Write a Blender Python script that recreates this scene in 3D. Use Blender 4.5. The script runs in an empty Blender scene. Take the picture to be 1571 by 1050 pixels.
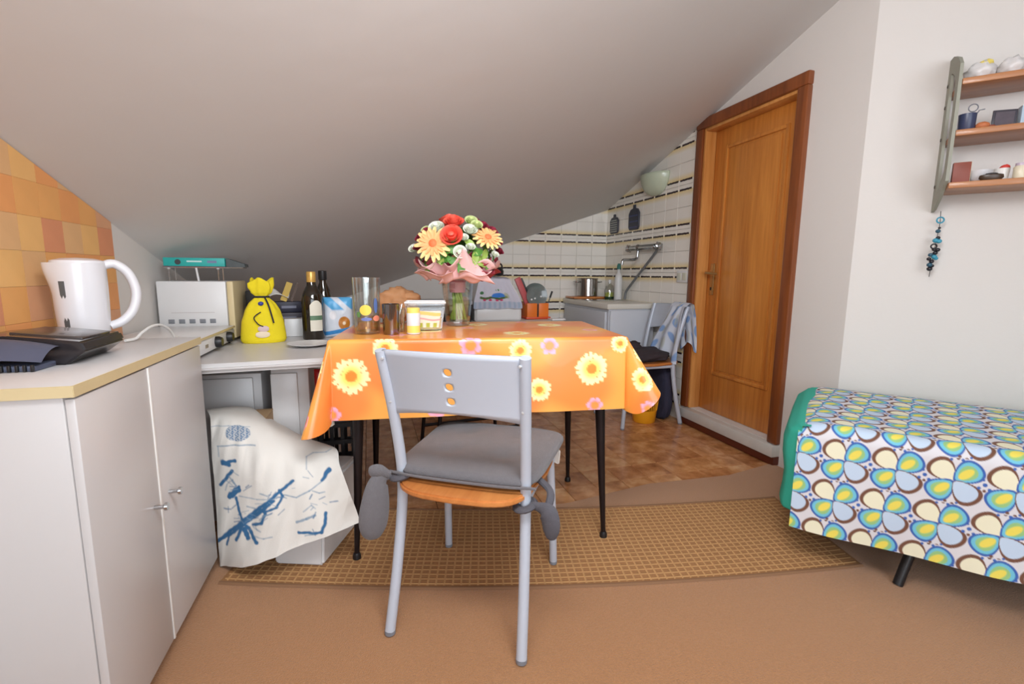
import bpy, bmesh, math, random
import numpy as np
from mathutils import Vector, Matrix, noise
random.seed(5); rng = np.random.default_rng(5)
SC = bpy.context.scene
COL = SC.collection
PI = math.pi

# ---------------------------------------------------------------- camera
F_PX, YAW, PITCH, ROLL = 730.0, math.radians(16.61), math.radians(8.185), 0.009
fw = Vector((math.sin(YAW)*math.cos(PITCH), math.cos(YAW)*math.cos(PITCH), -math.sin(PITCH)))
rt = Vector((math.cos(YAW), -math.sin(YAW), 0.0))
up = rt.cross(fw)
r2 = rt*math.cos(ROLL) + up*math.sin(ROLL)
u2 = up*math.cos(ROLL) - rt*math.sin(ROLL)
cd = bpy.data.cameras.new('camera'); cam = bpy.data.objects.new('camera', cd); COL.objects.link(cam)
M = Matrix((r2, u2, -fw)).transposed().to_4x4(); M.translation = Vector((0, 0, 1.0))
cam.matrix_world = M
cd.sensor_width = 36.0; cd.lens = 36.0*F_PX/1571.0; cd.clip_start = 0.02
SC.camera = cam

# ---------------------------------------------------------------- light
SC.view_settings.view_transform = 'Standard'; SC.view_settings.look = 'None'
SC.view_settings.gamma = 1.0; SC.view_settings.use_curve_mapping = False
SC.view_settings.exposure = 0.02
SC.cycles.use_denoising = True
SC.cycles.max_bounces = 10; SC.cycles.diffuse_bounces = 6; SC.cycles.transparent_max_bounces = 16
SC.cycles.sample_clamp_indirect = 6.0
W = bpy.data.worlds.new('world'); SC.world = W; W.use_nodes = True
W.node_tree.nodes['Background'].inputs[0].default_value = (0.72, 0.84, 1.0, 1)
W.node_tree.nodes['Background'].inputs[1].default_value = 1.5

def area(name, loc, target, sx, sy, power, col):
    l = bpy.data.lights.new(name, 'AREA'); l.shape = 'RECTANGLE'; l.size = sx; l.size_y = sy
    l.energy = power; l.color = col
    o = bpy.data.objects.new(name, l); COL.objects.link(o); o.location = loc
    o.rotation_euler = (Vector(target)-Vector(loc)).to_track_quat('-Z', 'Y').to_euler()
    return o
# daylight entering through the big window in the wall behind the camera, and an overhead lamp added to brighten the kitchen
area('window_daylight', (0.45, -1.72, 1.30), (0.75, 3.0, 1.05), 2.3, 1.5, 46, (0.88, 0.94, 1.0))
area('overhead_fill', (0.18, 0.45, 1.95), (1.3, 3.3, 0.75), 0.9, 0.7, 44, (0.95, 0.97, 1.0))

# ---------------------------------------------------------------- helpers
def lin(c):
    c = np.asarray(c, float)/255.0
    return np.where(c <= 0.04045, c/12.92, ((c+0.055)/1.055)**2.4)
def S(r, g, b):
    v = lin((r, g, b)); return (float(v[0]), float(v[1]), float(v[2]), 1.0)
MATS = {}
def nodes_of(m):
    return m.node_tree.nodes, m.node_tree.links
def mat(name, col=(128, 128, 128), rough=0.5, metal=0.0, var=0.06, vscale=6.0, bump=0.0, bscale=80.0, coat=0.0, spec=0.5, coord='Object', sheen=0.0):
    """Principled material whose colour and relief come from procedural noise"""
    if name in MATS: return MATS[name]
    m = bpy.data.materials.new(name); m.use_nodes = True; MATS[name] = m
    N, L = nodes_of(m); b = N['Principled BSDF']
    c = S(*col)
    b.inputs['Roughness'].default_value = rough; b.inputs['Metallic'].default_value = metal
    b.inputs['Coat Weight'].default_value = coat; b.inputs['Specular IOR Level'].default_value = spec
    b.inputs['Sheen Weight'].default_value = sheen
    tc = N.new('ShaderNodeTexCoord')
    nz = N.new('ShaderNodeTexNoise'); nz.inputs['Scale'].default_value = vscale; nz.inputs['Detail'].default_value = 4
    L.new(tc.outputs[coord], nz.inputs['Vector'])
    mx = N.new('ShaderNodeMix'); mx.data_type = 'RGBA'
    mx.inputs[6].default_value = tuple(x*(1-var) for x in c[:3])+(1,)
    mx.inputs[7].default_value = tuple(min(1, x*(1+var)) for x in c[:3])+(1,)
    L.new(nz.outputs[0], mx.inputs[0]); L.new(mx.outputs[2], b.inputs['Base Color'])
    if bump:
        n2 = N.new('ShaderNodeTexNoise'); n2.inputs['Scale'].default_value = bscale; n2.inputs['Detail'].default_value = 3
        L.new(tc.outputs[coord], n2.inputs['Vector'])
        bp = N.new('ShaderNodeBump'); bp.inputs['Strength'].default_value = bump; bp.inputs['Distance'].default_value = 0.004
        L.new(n2.outputs[0], bp.inputs['Height']); L.new(bp.outputs[0], b.inputs['Normal'])
    return m
def vmat(name, rough=0.5, back=None, coat=0.0, bump=0.0, bscale=300.0, spec=0.5):
    """material whose printed colours come from a colour attribute painted by a formula"""
    m = bpy.data.materials.new(name); m.use_nodes = True; MATS[name] = m
    N, L = nodes_of(m); b = N['Principled BSDF']
    a = N.new('ShaderNodeVertexColor'); a.layer_name = 'print'
    b.inputs['Roughness'].default_value = rough; b.inputs['Coat Weight'].default_value = coat; b.inputs['Specular IOR Level'].default_value = spec
    if back:
        g = N.new('ShaderNodeNewGeometry'); mx = N.new('ShaderNodeMix'); mx.data_type = 'RGBA'
        L.new(g.outputs['Backfacing'], mx.inputs[0]); L.new(a.outputs[0], mx.inputs[6]); mx.inputs[7].default_value = S(*back)
        L.new(mx.outputs[2], b.inputs['Base Color'])
    else:
        L.new(a.outputs[0], b.inputs['Base Color'])
    if bump:
        tc = N.new('ShaderNodeTexCoord'); n2 = N.new('ShaderNodeTexNoise'); n2.inputs['Scale'].default_value = bscale
        L.new(tc.outputs['Object'], n2.inputs['Vector'])
        bp = N.new('ShaderNodeBump'); bp.inputs['Strength'].default_value = bump; bp.inputs['Distance'].default_value = 0.002
        L.new(n2.outputs[0], bp.inputs['Height']); L.new(bp.outputs[0], b.inputs['Normal'])
    return m
def wood(name, dark, light, scale=9.0, stretch=(1, 1, 0.06), rough=0.4, coat=0.2, spec=0.5):
    m = bpy.data.materials.new(name); m.use_nodes = True; MATS[name] = m
    N, L = nodes_of(m); b = N['Principled BSDF']
    tc = N.new('ShaderNodeTexCoord'); mp = N.new('ShaderNodeMapping'); mp.inputs['Scale'].default_value = stretch
    nz = N.new('ShaderNodeTexNoise'); nz.inputs['Scale'].default_value = scale*8; nz.inputs['Detail'].default_value = 6; nz.inputs['Roughness'].default_value = 0.65
    L.new(tc.outputs['Object'], mp.inputs[0]); L.new(mp.outputs[0], nz.inputs['Vector'])
    n3 = N.new('ShaderNodeTexNoise'); n3.inputs['Scale'].default_value = scale*1.2; L.new(mp.outputs[0], n3.inputs['Vector'])
    ad = N.new('ShaderNodeMath'); ad.operation = 'MULTIPLY_ADD'; ad.inputs[1].default_value = 0.5
    L.new(n3.outputs[0], ad.inputs[0])
    h = N.new('ShaderNodeMath'); h.operation = 'MULTIPLY'; h.inputs[1].default_value = 0.5
    L.new(nz.outputs[0], h.inputs[0]); L.new(h.outputs[0], ad.inputs[2])
    rp = N.new('ShaderNodeValToRGB'); e = rp.color_ramp.elements
    e[0].position = 0.36; e[0].color = S(*dark); e[1].position = 0.64; e[1].color = S(*light)
    L.new(ad.outputs[0], rp.inputs[0]); L.new(rp.outputs[0], b.inputs['Base Color'])
    b.inputs['Roughness'].default_value = rough; b.inputs['Coat Weight'].default_value = coat; b.inputs['Specular IOR Level'].default_value = spec
    return m
def clear(name, tint=(1, 1, 1), gloss=0.09, rough=0.03):
    """thin clear glass or plastic"""
    m = bpy.data.materials.new(name); m.use_nodes = True; MATS[name] = m
    N, L = nodes_of(m); N.remove(N['Principled BSDF'])
    t = N.new('ShaderNodeBsdfTransparent'); t.inputs[0].default_value = tint+(1,)
    g = N.new('ShaderNodeBsdfGlossy'); g.inputs['Roughness'].default_value = rough
    f = N.new('ShaderNodeLayerWeight'); f.inputs[0].default_value = 0.5
    mr = N.new('ShaderNodeMapRange'); mr.inputs['From Min'].default_value = 0.25; mr.inputs['From Max'].default_value = 1.0
    mr.inputs['To Min'].default_value = gloss; mr.inputs['To Max'].default_value = 0.75
    L.new(f.outputs['Facing'], mr.inputs[0])
    x = N.new('ShaderNodeMixShader'); L.new(mr.outputs[0], x.inputs[0]); L.new(t.outputs[0], x.inputs[1]); L.new(g.outputs[0], x.inputs[2])
    L.new(x.outputs[0], N['Material Output'].inputs['Surface'])
    return m

def tag(o, label=None, cat=None, group=None, kind=None):
    if label: o['label'] = label
    if cat: o['category'] = cat
    if group: o['group'] = group
    if kind: o['kind'] = kind
    return o
def thing(name, label, cat, loc=(0, 0, 0), rz=0.0, group=None, kind=None):
    o = bpy.data.objects.new(name, None); COL.objects.link(o); o.empty_display_size = 0.05
    o.location = loc; o.rotation_euler = (0, 0, rz)
    return tag(o, label, cat, group, kind)

class G:
    """collects shapes into one mesh"""
    def __init__(s): s.bm = bmesh.new()
    def _tf(s, vs, mtx):
        if mtx is not None: bmesh.ops.transform(s.bm, matrix=mtx, verts=vs)
    def box(s, c, d, rot=None, bev=0.0, seg=2, mi=0):
        r = bmesh.ops.create_cube(s.bm, size=1.0); vs = r['verts']
        bmesh.ops.scale(s.bm, vec=d, verts=vs)
        if bev > 0:
            es = list({e for v in vs for e in v.link_edges})
            q = bmesh.ops.bevel(s.bm, geom=es, offset=bev, segments=seg, affect='EDGES', profile=0.5)
            vs = list({v for f in q['faces'] for v in f.verts} | {v for v in vs if v.is_valid})
        mtx = Matrix.Translation(c)
        if rot is not None: mtx = mtx @ (rot.to_4x4() if not isinstance(rot, tuple) else Matrix.Rotation(rot[2], 4, 'Z') @ Matrix.Rotation(rot[1], 4, 'Y') @ Matrix.Rotation(rot[0], 4, 'X'))
        s._tf(vs, mtx)
        if mi:
            for f in {f for v in vs for f in v.link_faces}: f.material_index = mi
        return s
    def lathe(s, prof, c=(0, 0, 0), seg=24, mtx=None, sx=1.0, sy=1.0):
        rings = []
        for r, z in prof:
            if r < 1e-6: rings.append([s.bm.verts.new((0, 0, z))])
            else: rings.append([s.bm.verts.new((r*sx*math.cos(2*PI*i/seg), r*sy*math.sin(2*PI*i/seg), z)) for i in range(seg)])
        for a, b in zip(rings, rings[1:]):
            if len(a) == 1 and len(b) == 1: continue
            for i in range(seg):
                j = (i+1) % seg
                if len(a) == 1: s.bm.faces.new((a[0], b[j], b[i]))
                elif len(b) == 1: s.bm.faces.new((a[i], a[j], b[0]))
                else: s.bm.faces.new((a[i], a[j], b[j], b[i]))
        vs = [v for r in rings for v in r]
        s._tf(vs, Matrix.Translation(c) @ (mtx.to_4x4() if mtx is not None else Matrix.Identity(4)))
        return s
    def tube(s, pts, rad, seg=10, cap=True, closed=False, flat=1.0):
        pts = [Vector(p) for p in pts]; n = len(pts)
        if not isinstance(rad, (list, tuple)): rad = [rad]*n
        rings = []; nrm = None
        for i in range(n):
            a = pts[i-1] if (i > 0 or closed) else pts[i]; b = pts[(i+1) % n] if (i < n-1 or closed) else pts[i]
            t = (b-a).normalized()
            if nrm is None:
                h = Vector((0, 0, 1)) if abs(t.z) < 0.9 else Vector((1, 0, 0))
                nrm = (h - t*h.dot(t)).normalized()
            else:
                nrm = (nrm - t*nrm.dot(t)); nrm = nrm.normalized() if nrm.length > 1e-6 else Vector((1, 0, 0))
            bn = t.cross(nrm)
            rings.append([s.bm.verts.new(pts[i] + (nrm*math.cos(2*PI*k/seg) + bn*math.sin(2*PI*k/seg)*flat)*rad[i]) for k in range(seg)])
        m = n if closed else n-1
        for i in range(m):
            a, b = rings[i], rings[(i+1) % n]
            for k in range(seg):
                j = (k+1) % seg; s.bm.faces.new((a[k], a[j], b[j], b[k]))
        if cap and not closed:
            s.bm.faces.new(rings[0][::-1]); s.bm.faces.new(rings[-1])
        return s
    def prism(s, poly, f0, f1):
        """poly of (a, b) -> two 3D loops f0(a,b), f1(a,b)"""
        A = [s.bm.verts.new(f0(*p)) for p in poly]; B = [s.bm.verts.new(f1(*p)) for p in poly]
        n = len(poly)
        fs = [s.bm.faces.new(A[::-1]), s.bm.faces.new(B)]
        for i in range(n): fs.append(s.bm.faces.new((A[i], A[(i+1) % n], B[(i+1) % n], B[i])))
        bmesh.ops.recalc_face_normals(s.bm, faces=fs)
        return s
    def grid(s, fn, nu, nv, closed=False):
        vs = [[s.bm.verts.new(fn(i/nu, j/nv)) for j in range(nv+1)] for i in range(nu if closed else nu+1)]
        for i in range(nu):
            a = vs[i]; b = vs[(i+1) % len(vs)]
            for j in range(nv): s.bm.faces.new((a[j], b[j], b[j+1], a[j+1]))
        return s
    def blob(s, c, d, sub=2, amp=0.0, freq=3.0, mtx=None, e=1.0):
        r = bmesh.ops.create_icosphere(s.bm, subdivisions=sub, radius=1.0); vs = r['verts']
        for v in vs:
            n = v.co.normalized()
            if e != 1.0: n = Vector([math.copysign(abs(x)**e, x) for x in n])
            k = 1 + amp*noise.noise(n*freq + Vector(c)*7.0)
            v.co = Vector((n.x*d[0], n.y*d[1], n.z*d[2]))*k
        s._tf(vs, Matrix.Translation(c) @ (mtx.to_4x4() if mtx is not None else Matrix.Identity(4)))
        return s
    def done(s, name, m, parent=None, ang=40, solid=0.0, subd=0, loc=None, rz=None):
        me = bpy.data.meshes.new(name); s.bm.to_mesh(me); s.bm.free()
        for p in me.polygons: p.use_smooth = True
        if ang < 180: me.set_sharp_from_angle(angle=math.radians(ang))
        for x in (m if isinstance(m, (list, tuple)) else [m]): me.materials.append(x)
        o = bpy.data.objects.new(name, me); COL.objects.link(o)
        if parent is not None: o.parent = parent
        if loc is not None: o.location = loc
        if rz is not None: o.rotation_euler = (0, 0, rz)
        if solid:
            q = o.modifiers.new('solid', 'SOLIDIFY'); q.thickness = solid; q.offset = 0
        if subd:
            q = o.modifiers.new('subd', 'SUBSURF'); q.levels = subd; q.render_levels = subd
        return o
def paint(o, cols):
    at = o.data.color_attributes.new('print', 'FLOAT_COLOR', 'POINT')
    a = np.ones((len(o.data.vertices), 4), np.float32); a[:, :3] = cols
    at.data.foreach_set('color', a.ravel())
def from_arrays(name, V, Fc, m, parent=None, cols=None):
    me = bpy.data.meshes.new(name); me.from_pydata([tuple(v) for v in V], [], [tuple(f) for f in Fc]); me.update()
    for p in me.polygons: p.use_smooth = True
    me.materials.append(m); o = bpy.data.objects.new(name, me); COL.objects.link(o)
    if parent is not None: o.parent = parent
    if cols is not None: paint(o, cols)
    return o
def mixc(base, col, k):
    k = np.clip(k, 0, 1)[..., None]; return base*(1-k) + np.asarray(col)*k
def sm(x, a, b):
    t = np.clip((x-a)/(b-a), 0, 1); return t*t*(3-2*t)
def clip_poly(poly, f):
    """keep the part of a 2D polygon where f(a,b) >= 0 (f linear)"""
    out = []
    for i in range(len(poly)):
        p, q = poly[i], poly[(i+1) % len(poly)]; fp, fq = f(*p), f(*q)
        if fp >= 0: out.append(p)
        if (fp >= 0) != (fq >= 0):
            t = fp/(fp-fq); out.append((p[0]+(q[0]-p[0])*t, p[1]+(q[1]-p[1])*t))
    return out
def copy_tree(o, parent=None):
    c = o.copy(); COL.objects.link(c); c.parent = parent
    for ch in list(o.children): copy_tree(ch, c)
    return c
# ---------------------------------------------------------------- room
LX, RX, BY, RY = -0.86, 2.05, 3.92, -1.8
C2 = (2.05, 1.62); D2 = (0.66, -0.751); T2 = 2.2
E2 = (C2[0]+D2[0]*T2, C2[1]+D2[1]*T2)
N2 = (-0.751, -0.66)                       # points into the room from the slanting wall
def zc(x, y): return 1.567 + 0.34*(x-2.05) - 0.31*(y-3.92)

m_wall = mat('wall_paint', (220, 215, 210), 0.85, var=0.02, vscale=2.5, bump=0.12, bscale=60)
m_ceil = mat('ceiling_paint', (214, 212, 210), 0.9, var=0.025, vscale=1.5, bump=0.35, bscale=9)
m_grout = mat('grout', (186, 180, 170), 0.9)
m_marble = mat('pale_marble', (205, 203, 198), 0.35, var=0.12, vscale=14)
m_riser = mat('dark_red_riser', (92, 38, 22), 0.35, var=0.2, vscale=10)

def st(g, name, m, parent=None, **k):
    o = g.done(name, m, parent, **k)
    if parent is None: o['kind'] = 'structure'
    return o
# floor: a slab with brown printed tiles in the kitchen half
fl = st(G().box((1.3, 1.06, -0.065), (4.6, 5.9, 0.11)), 'floor', mat('sub_floor', (120, 92, 66), 0.7))
def floor_mat(k, c1, c2, c3):
    m = bpy.data.materials.new('brown_floor_tile_%d' % k); m.use_nodes = True
    N, L = nodes_of(m); b = N['Principled BSDF']
    tc = N.new('ShaderNodeTexCoord'); oi = N.new('ShaderNodeObjectInfo')
    ad = N.new('ShaderNodeVectorMath'); ad.operation = 'MULTIPLY_ADD'; ad.inputs[1].default_value = (1, 1, 1)
    sc = N.new('ShaderNodeMath'); sc.operation = 'MULTIPLY'; sc.inputs[1].default_value = 40
    L.new(oi.outputs['Random'], sc.inputs[0]); L.new(tc.outputs['Object'], ad.inputs[0]); L.new(sc.outputs[0], ad.inputs[2])
    nz = N.new('ShaderNodeTexNoise'); nz.inputs['Scale'].default_value = 11; nz.inputs['Detail'].default_value = 5; nz.inputs['Roughness'].default_value = 0.6
    L.new(ad.outputs[0], nz.inputs['Vector'])
    rp = N.new('ShaderNodeValToRGB'); e = rp.color_ramp.elements
    e[0].position = 0.3; e[0].color = S(*c1); e[1].position = 0.52; e[1].color = S(*c2)
    x = rp.color_ramp.elements.new(0.72); x.color = S(*c3)
    L.new(nz.outputs[0], rp.inputs[0]); L.new(rp.outputs[0], b.inputs['Base Color'])
    b.inputs['Roughness'].default_value = 0.22
    return m
fms = [floor_mat(0, (158, 104, 62), (202, 142, 90), (228, 180, 130)), floor_mat(1, (164, 108, 66), (208, 150, 98), (232, 188, 140)), floor_mat(2, (148, 94, 56), (194, 134, 86), (222, 170, 122))]
TS = 0.15
gx0 = RX - 20*TS
tiles = []
for i in range(20):
    for j in range(15):
        x = gx0 + (i+0.5)*TS; y = BY - (j+0.5)*TS
        if x < LX: continue
        tiles.append((x, y))
me_ft = None
fmesh = []
for k in range(3):
    o = G().box((0, 0, -0.005), (TS-0.0022, TS-0.0022, 0.010), bev=0.001, seg=1).done('floor_tile', fms[k], fl, ang=20)
    fmesh.append(o)
for n, (x, y) in enumerate(tiles):
    k = random.randrange(3)
    o = fmesh[n] if n < 3 else fmesh[k].copy()
    if n >= 3: COL.objects.link(o); o.parent = fl
    o.location = (x, y, random.uniform(-0.0004, 0.0004)); o.rotation_euler = (random.uniform(-.002, .002), random.uniform(-.002, .002), random.choice((0, PI/2, PI, -PI/2)))

# fitted carpet in the near half, its cut edge runs across the room
m_carp = mat('tan_carpet', (172, 122, 78), 0.95, var=0.2, vscale=160, bump=0.9, bscale=260, sheen=0.3)
ed = [(LX+0.002, 1.84), (0.2, 1.84), (0.8, 1.81), (1.25, 1.885), (1.7, 1.865), (2.03, 1.93), (2.03, 1.62)]
cpoly = ed + [(E2[0]-0.03, E2[1]-0.03), (E2[0]-0.03, RY+0.02), (LX+0.002, RY+0.02)]
g = G().prism(cpoly[::-1], lambda a, b: (a, b, 0.0005), lambda a, b: (a, b, 0.007))
carpet = g.done('floor_carpet', m_carp, ang=30); carpet['kind'] = 'structure'

# ceiling: one sloping plane, low over the kitchen corner
cp = [(LX-0.1, RY-0.1), (E2[0]+0.15, RY-0.1), (E2[0]+0.15, E2[1]+0.1), (RX+0.2, C2[1]+0.15), (RX+0.2, BY+0.1), (LX-0.1, BY+0.1)]
st(G().prism(cp, lambda a, b: (a, b, zc(a, b)), lambda a, b: (a, b, zc(a, b)+0.12)), 'ceiling', m_ceil)

# made-up skylight lining around the added overhead lamp, out of view
w3 = thing('added_skylight', None, None, (0.18, 0.45, zc(0.18, 0.45)-.02), 0, kind='structure')
g = G()
for s_ in (-1, 1):
    g.box((s_*.56, 0, s_*.56*.34), (.06, .94, .05)); g.box((0, s_*.46, -s_*.46*.31), (1.14, .06, .05), rot=(0, -math.atan(.34), 0))
g.done('window_frame', mat('white_window_frame', (225, 225, 222), 0.4), w3)

# left wall with its patch of orange checked squares
def wall_lr(name, x0, x1, y0, y1):
    return st(G().prism([(y0, -0.005), (y1, -0.005), (y1, zc(x1, y1)+.05), (y0, zc(x1, y0)+.05)], lambda a, b: (x0, a, b), lambda a, b: (x1, a, b)), name, m_wall)
wl = wall_lr('wall_left', LX-0.1, LX, RY, BY)
sq_cols = [(222, 174, 122), (230, 158, 96), (216, 144, 104), (232, 180, 112), (218, 162, 122), (228, 166, 98)]
m_sq = [mat('orange_square_%d' % i, c, 0.6, var=0.1, vscale=9, bump=0.1, bscale=120) for i, c in enumerate(sq_cols)]
full = {}
last = -1
for i in range(13):
    for j in range(9):
        y1 = 2.02 - 0.094*i; y0 = y1 - 0.0935; z0 = 0.68 + 0.092*j + 0.0; z1 = z0 + 0.0915
        pol = clip_poly([(y0, z0), (y1, z0), (y1, z1), (y0, z1)], lambda a, b: zc(LX, a) - 0.002 - b)
        if len(pol) < 3: continue
        k = (i*2 + j*3 + random.choice((0, 1, 2))) % 6
        if k == last: k = (k+1) % 6
        last = k
        if len(pol) == 4 and min(zc(LX, y0), zc(LX, y1))-0.002 > z1:
            if k not in full:
                h = 0.0465
                full[k] = G().prism([(-h, -.0457), (h, -.0457), (h, .0457), (-h, .0457)], lambda a, b: (0, a, b), lambda a, b: (0.006, a, b)).done('wall_square', m_sq[k], wl)
                o = full[k]
            else:
                o = full[k].copy(); COL.objects.link(o); o.parent = wl
            o.location = (LX, (y0+y1)/2, (z0+z1)/2)
        else:
            G().prism(pol, lambda a, b: (LX, a, b), lambda a, b: (LX+0.006, a, b)).done('wall_square', m_sq[k], wl)

# back wall, right wall with a doorway, and the white tiling with brown dashes and yellow bands
wb = st(G().prism([(LX-.1, -0.005), (RX+.1, -0.005), (RX+.1, zc(RX+.1, BY)+.05), (LX-.1, zc(LX-.1, BY)+.05)], lambda a, b: (a, BY, b), lambda a, b: (a, BY+.1, b)), 'wall_back', m_wall)
DY0, DY1, DZ0, DZ1 = 1.965, 2.66, 0.115, 1.905
g = G()
for pol in ([(C2[1], -.005), (DY0, -.005), (DY0, zc(RX, DY0)+.05), (C2[1], zc(RX, C2[1])+.05)],
            [(DY1, -.005), (BY, -.005), (BY, zc(RX, BY)+.05), (DY1, zc(RX, DY1)+.05)],
            [(DY0, DZ1), (DY1, DZ1), (DY1, zc(RX, DY1)+.05), (DY0, zc(RX, DY0)+.05)],
            [(DY0, -.005), (DY1, -.005), (DY1, DZ0), (DY0, DZ0)]):
    g.prism(pol, lambda a, b: (RX, a, b), lambda a, b: (RX+.14, a, b))
wr = st(g, 'wall_right', m_wall)

TW = 0.1458
def tile_material():
    m = bpy.data.materials.new('dashed_wall_tile'); m.use_nodes = True
    N, L = nodes_of(m); b = N['Principled BSDF']
    tc = N.new('ShaderNodeTexCoord'); sx = N.new('ShaderNodeSeparateXYZ'); L.new(tc.outputs['Object'], sx.inputs[0])
    def mth(op, a, bv=None, cv=None):
        n = N.new('ShaderNodeMath'); n.operation = op
        for i, v in enumerate((a, bv, cv)):
            if v is None: continue
            if isinstance(v, (int, float)): n.inputs[i].default_value = v
            else: L.new(v, n.inputs[i])
        return n.outputs[0]
    nz = N.new('ShaderNodeTexNoise'); nz.inputs['Scale'].default_value = 38; L.new(tc.outputs['Object'], nz.inputs['Vector'])
    wob = mth('MULTIPLY_ADD', nz.outputs[0], 0.007, -0.0035)
    z = mth('ADD', sx.outputs['Z'], wob)                       # z measured from the middle of the tile
    dz = mth('ABSOLUTE', mth('SUBTRACT', z, -0.0418))
    dash = mth('MULTIPLY', mth('LESS_THAN', dz, 0.0064), mth('LESS_THAN', mth('ABSOLUTE', sx.outputs['X']), 0.064))
    yl = N.new('ShaderNodeMapRange'); yl.inputs['From Min'].default_value = 0.004; yl.inputs['From Max'].default_value = -0.030
    L.new(z, yl.inputs[0])
    ye = mth('MULTIPLY', yl.outputs[0], mth('GREATER_THAN', z, -0.040))
    mx = N.new('ShaderNodeMix'); mx.data_type = 'RGBA'; mx.inputs[6].default_value = S(238, 234, 226); mx.inputs[7].default_value = S(234, 214, 164)
    L.new(ye, mx.inputs[0])
    m2 = N.new('ShaderNodeMix'); m2.data_type = 'RGBA'; L.new(mx.outputs[2], m2.inputs[6]); m2.inputs[7].default_value = S(52, 40, 44)
    L.new(dash, m2.inputs[0]); L.new(m2.outputs[2], b.inputs['Base Color'])
    b.inputs['Roughness'].default_value = 0.16
    return m
m_tile = tile_material()
full_tile = None
def tile_wall(parent, along, n, zf, rz, place):
    """along: column index -> coordinate; rz turns the tile's local -Y face into the room"""
    global full_tile
    for c in range(n):
        a0, a1 = along(c)
        for r in range(15):
            z0 = -0.0041 + TW*r
            zmid = z0 + TW/2
            flip = (r % 2 == 0)                    # dash near the top edge on even rows
            h = TW/2 - 0.0011
            lim = lambda a, b: zf(a) - 0.003 - b
            ca = (a0+a1)/2
            pol = clip_poly([(a0+.0011, z0+.0011), (a1-.0011, z0+.0011), (a1-.0011, z0+TW-.0011), (a0+.0011, z0+TW-.0011)], lim)
            if len(pol) < 3: continue
            whole = min(zf(a0), zf(a1))-0.003 > z0+TW
            loc, rot = place(ca, zmid), Matrix.Rotation(rz, 4, 'Z')
            if flip: rot = rot @ Matrix.Rotation(PI, 4, 'Y')
            if whole:
                if full_tile is None:
                    full_tile = G().box((0, -0.003, 0), (2*h, 0.006, 2*h), bev=0.0012, seg=1).done('wall_tile', m_tile, parent, ang=20); o = full_tile
                else:
                    o = full_tile.copy(); COL.objects.link(o); o.parent = parent
            else:
                inv = rot.inverted(); T = Matrix.Translation(loc)
                loop = [inv @ T.inverted() @ Vector(place(*p)) for p in pol]
                g = G(); A = [g.bm.verts.new((v.x, 0, v.z)) for v in loop]; B = [g.bm.verts.new((v.x, -0.006, v.z)) for v in loop]
                fs = [g.bm.faces.new(A[::-1]), g.bm.faces.new(B)]
                for i in range(len(A)): fs.append(g.bm.faces.new((A[i], A[(i+1) % len(A)], B[(i+1) % len(A)], B[i])))
                bmesh.ops.recalc_face_normals(g.bm, faces=fs)
                o = g.done('wall_tile', m_tile, parent)
            o.matrix_local = Matrix.Translation(loc) @ rot @ Matrix.Rotation(random.uniform(-.0015, .0015), 4, 'X') @ Matrix.Rotation(random.uniform(-.0015, .0015), 4, 'Z')
tile_wall(wr, lambda c: (BY-TW*(c+1), BY-TW*c), 8, lambda a: zc(RX, a), -PI/2, lambda a, b: (RX-0.0005, a, b))
tile_wall(wb, lambda c: (RX-0.007-TW*(c+1), RX-0.007-TW*c), 9, lambda a: zc(a, BY), 0.0, lambda a, b: (a, BY-0.0005, b))

# slanting wall on the right, walls behind the camera
def slab(name, p, q, nrm, th, m):
    pts = [p, q]
    g = G().prism([(0, 0), (1, 0), (1, 1), (0, 1)],
        lambda a, b: (p[0]+(q[0]-p[0])*a, p[1]+(q[1]-p[1])*a, -0.005 if b == 0 else zc(p[0]+(q[0]-p[0])*a, p[1]+(q[1]-p[1])*a)+.05),
        lambda a, b: (p[0]+(q[0]-p[0])*a+nrm[0]*th, p[1]+(q[1]-p[1])*a+nrm[1]*th, -0.005 if b == 0 else zc(p[0]+(q[0]-p[0])*a, p[1]+(q[1]-p[1])*a)+.05))
    return st(g, name, m)
slab('wall_slanted', C2, E2, (0.751, 0.66), 0.1, m_wall)
def wall_hole(name, y, h, th, x0, x1, z0, z1, along):
    """wall with a rectangular window opening; along 'x' (constant y) or 'y' (constant x)"""
    g = G(); lo, hi = h
    zt = (lambda a: zc(a, y)+.05) if along == 'x' else (lambda a: zc(y, a)+.05)
    f0 = (lambda a, b: (a, y, b)) if along == 'x' else (lambda a, b: (y, a, b))
    f1 = (lambda a, b: (a, y-th, b)) if along == 'x' else (lambda a, b: (y+th, a, b))
    for pol in ([(lo, -.005), (x0, -.005), (x0, zt(x0)), (lo, zt(lo))], [(x1, -.005), (hi, -.005), (hi, zt(hi)), (x1, zt(x1))],
                [(x0, -.005), (x1, -.005), (x1, z0), (x0, z0)], [(x0, z1), (x1, z1), (x1, zt(x1)), (x0, zt(x0))]):
        g.prism(pol, f0, f1)
    return st(g, name, m_wall)
wall_hole('wall_rear', RY, (LX-.1, E2[0]+.1), 0.1, -0.7, 1.6, 0.55, 2.05, 'x')
wall_hole('wall_side', E2[0], (RY, E2[1]), 0.1, -1.6, -0.3, 0.8, 2.1, 'y')  # side window opening, added to let in more sky light
m_frame = mat('white_window_frame', (225, 225, 222), 0.4)
m_pane = clear('window_pane')
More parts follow.
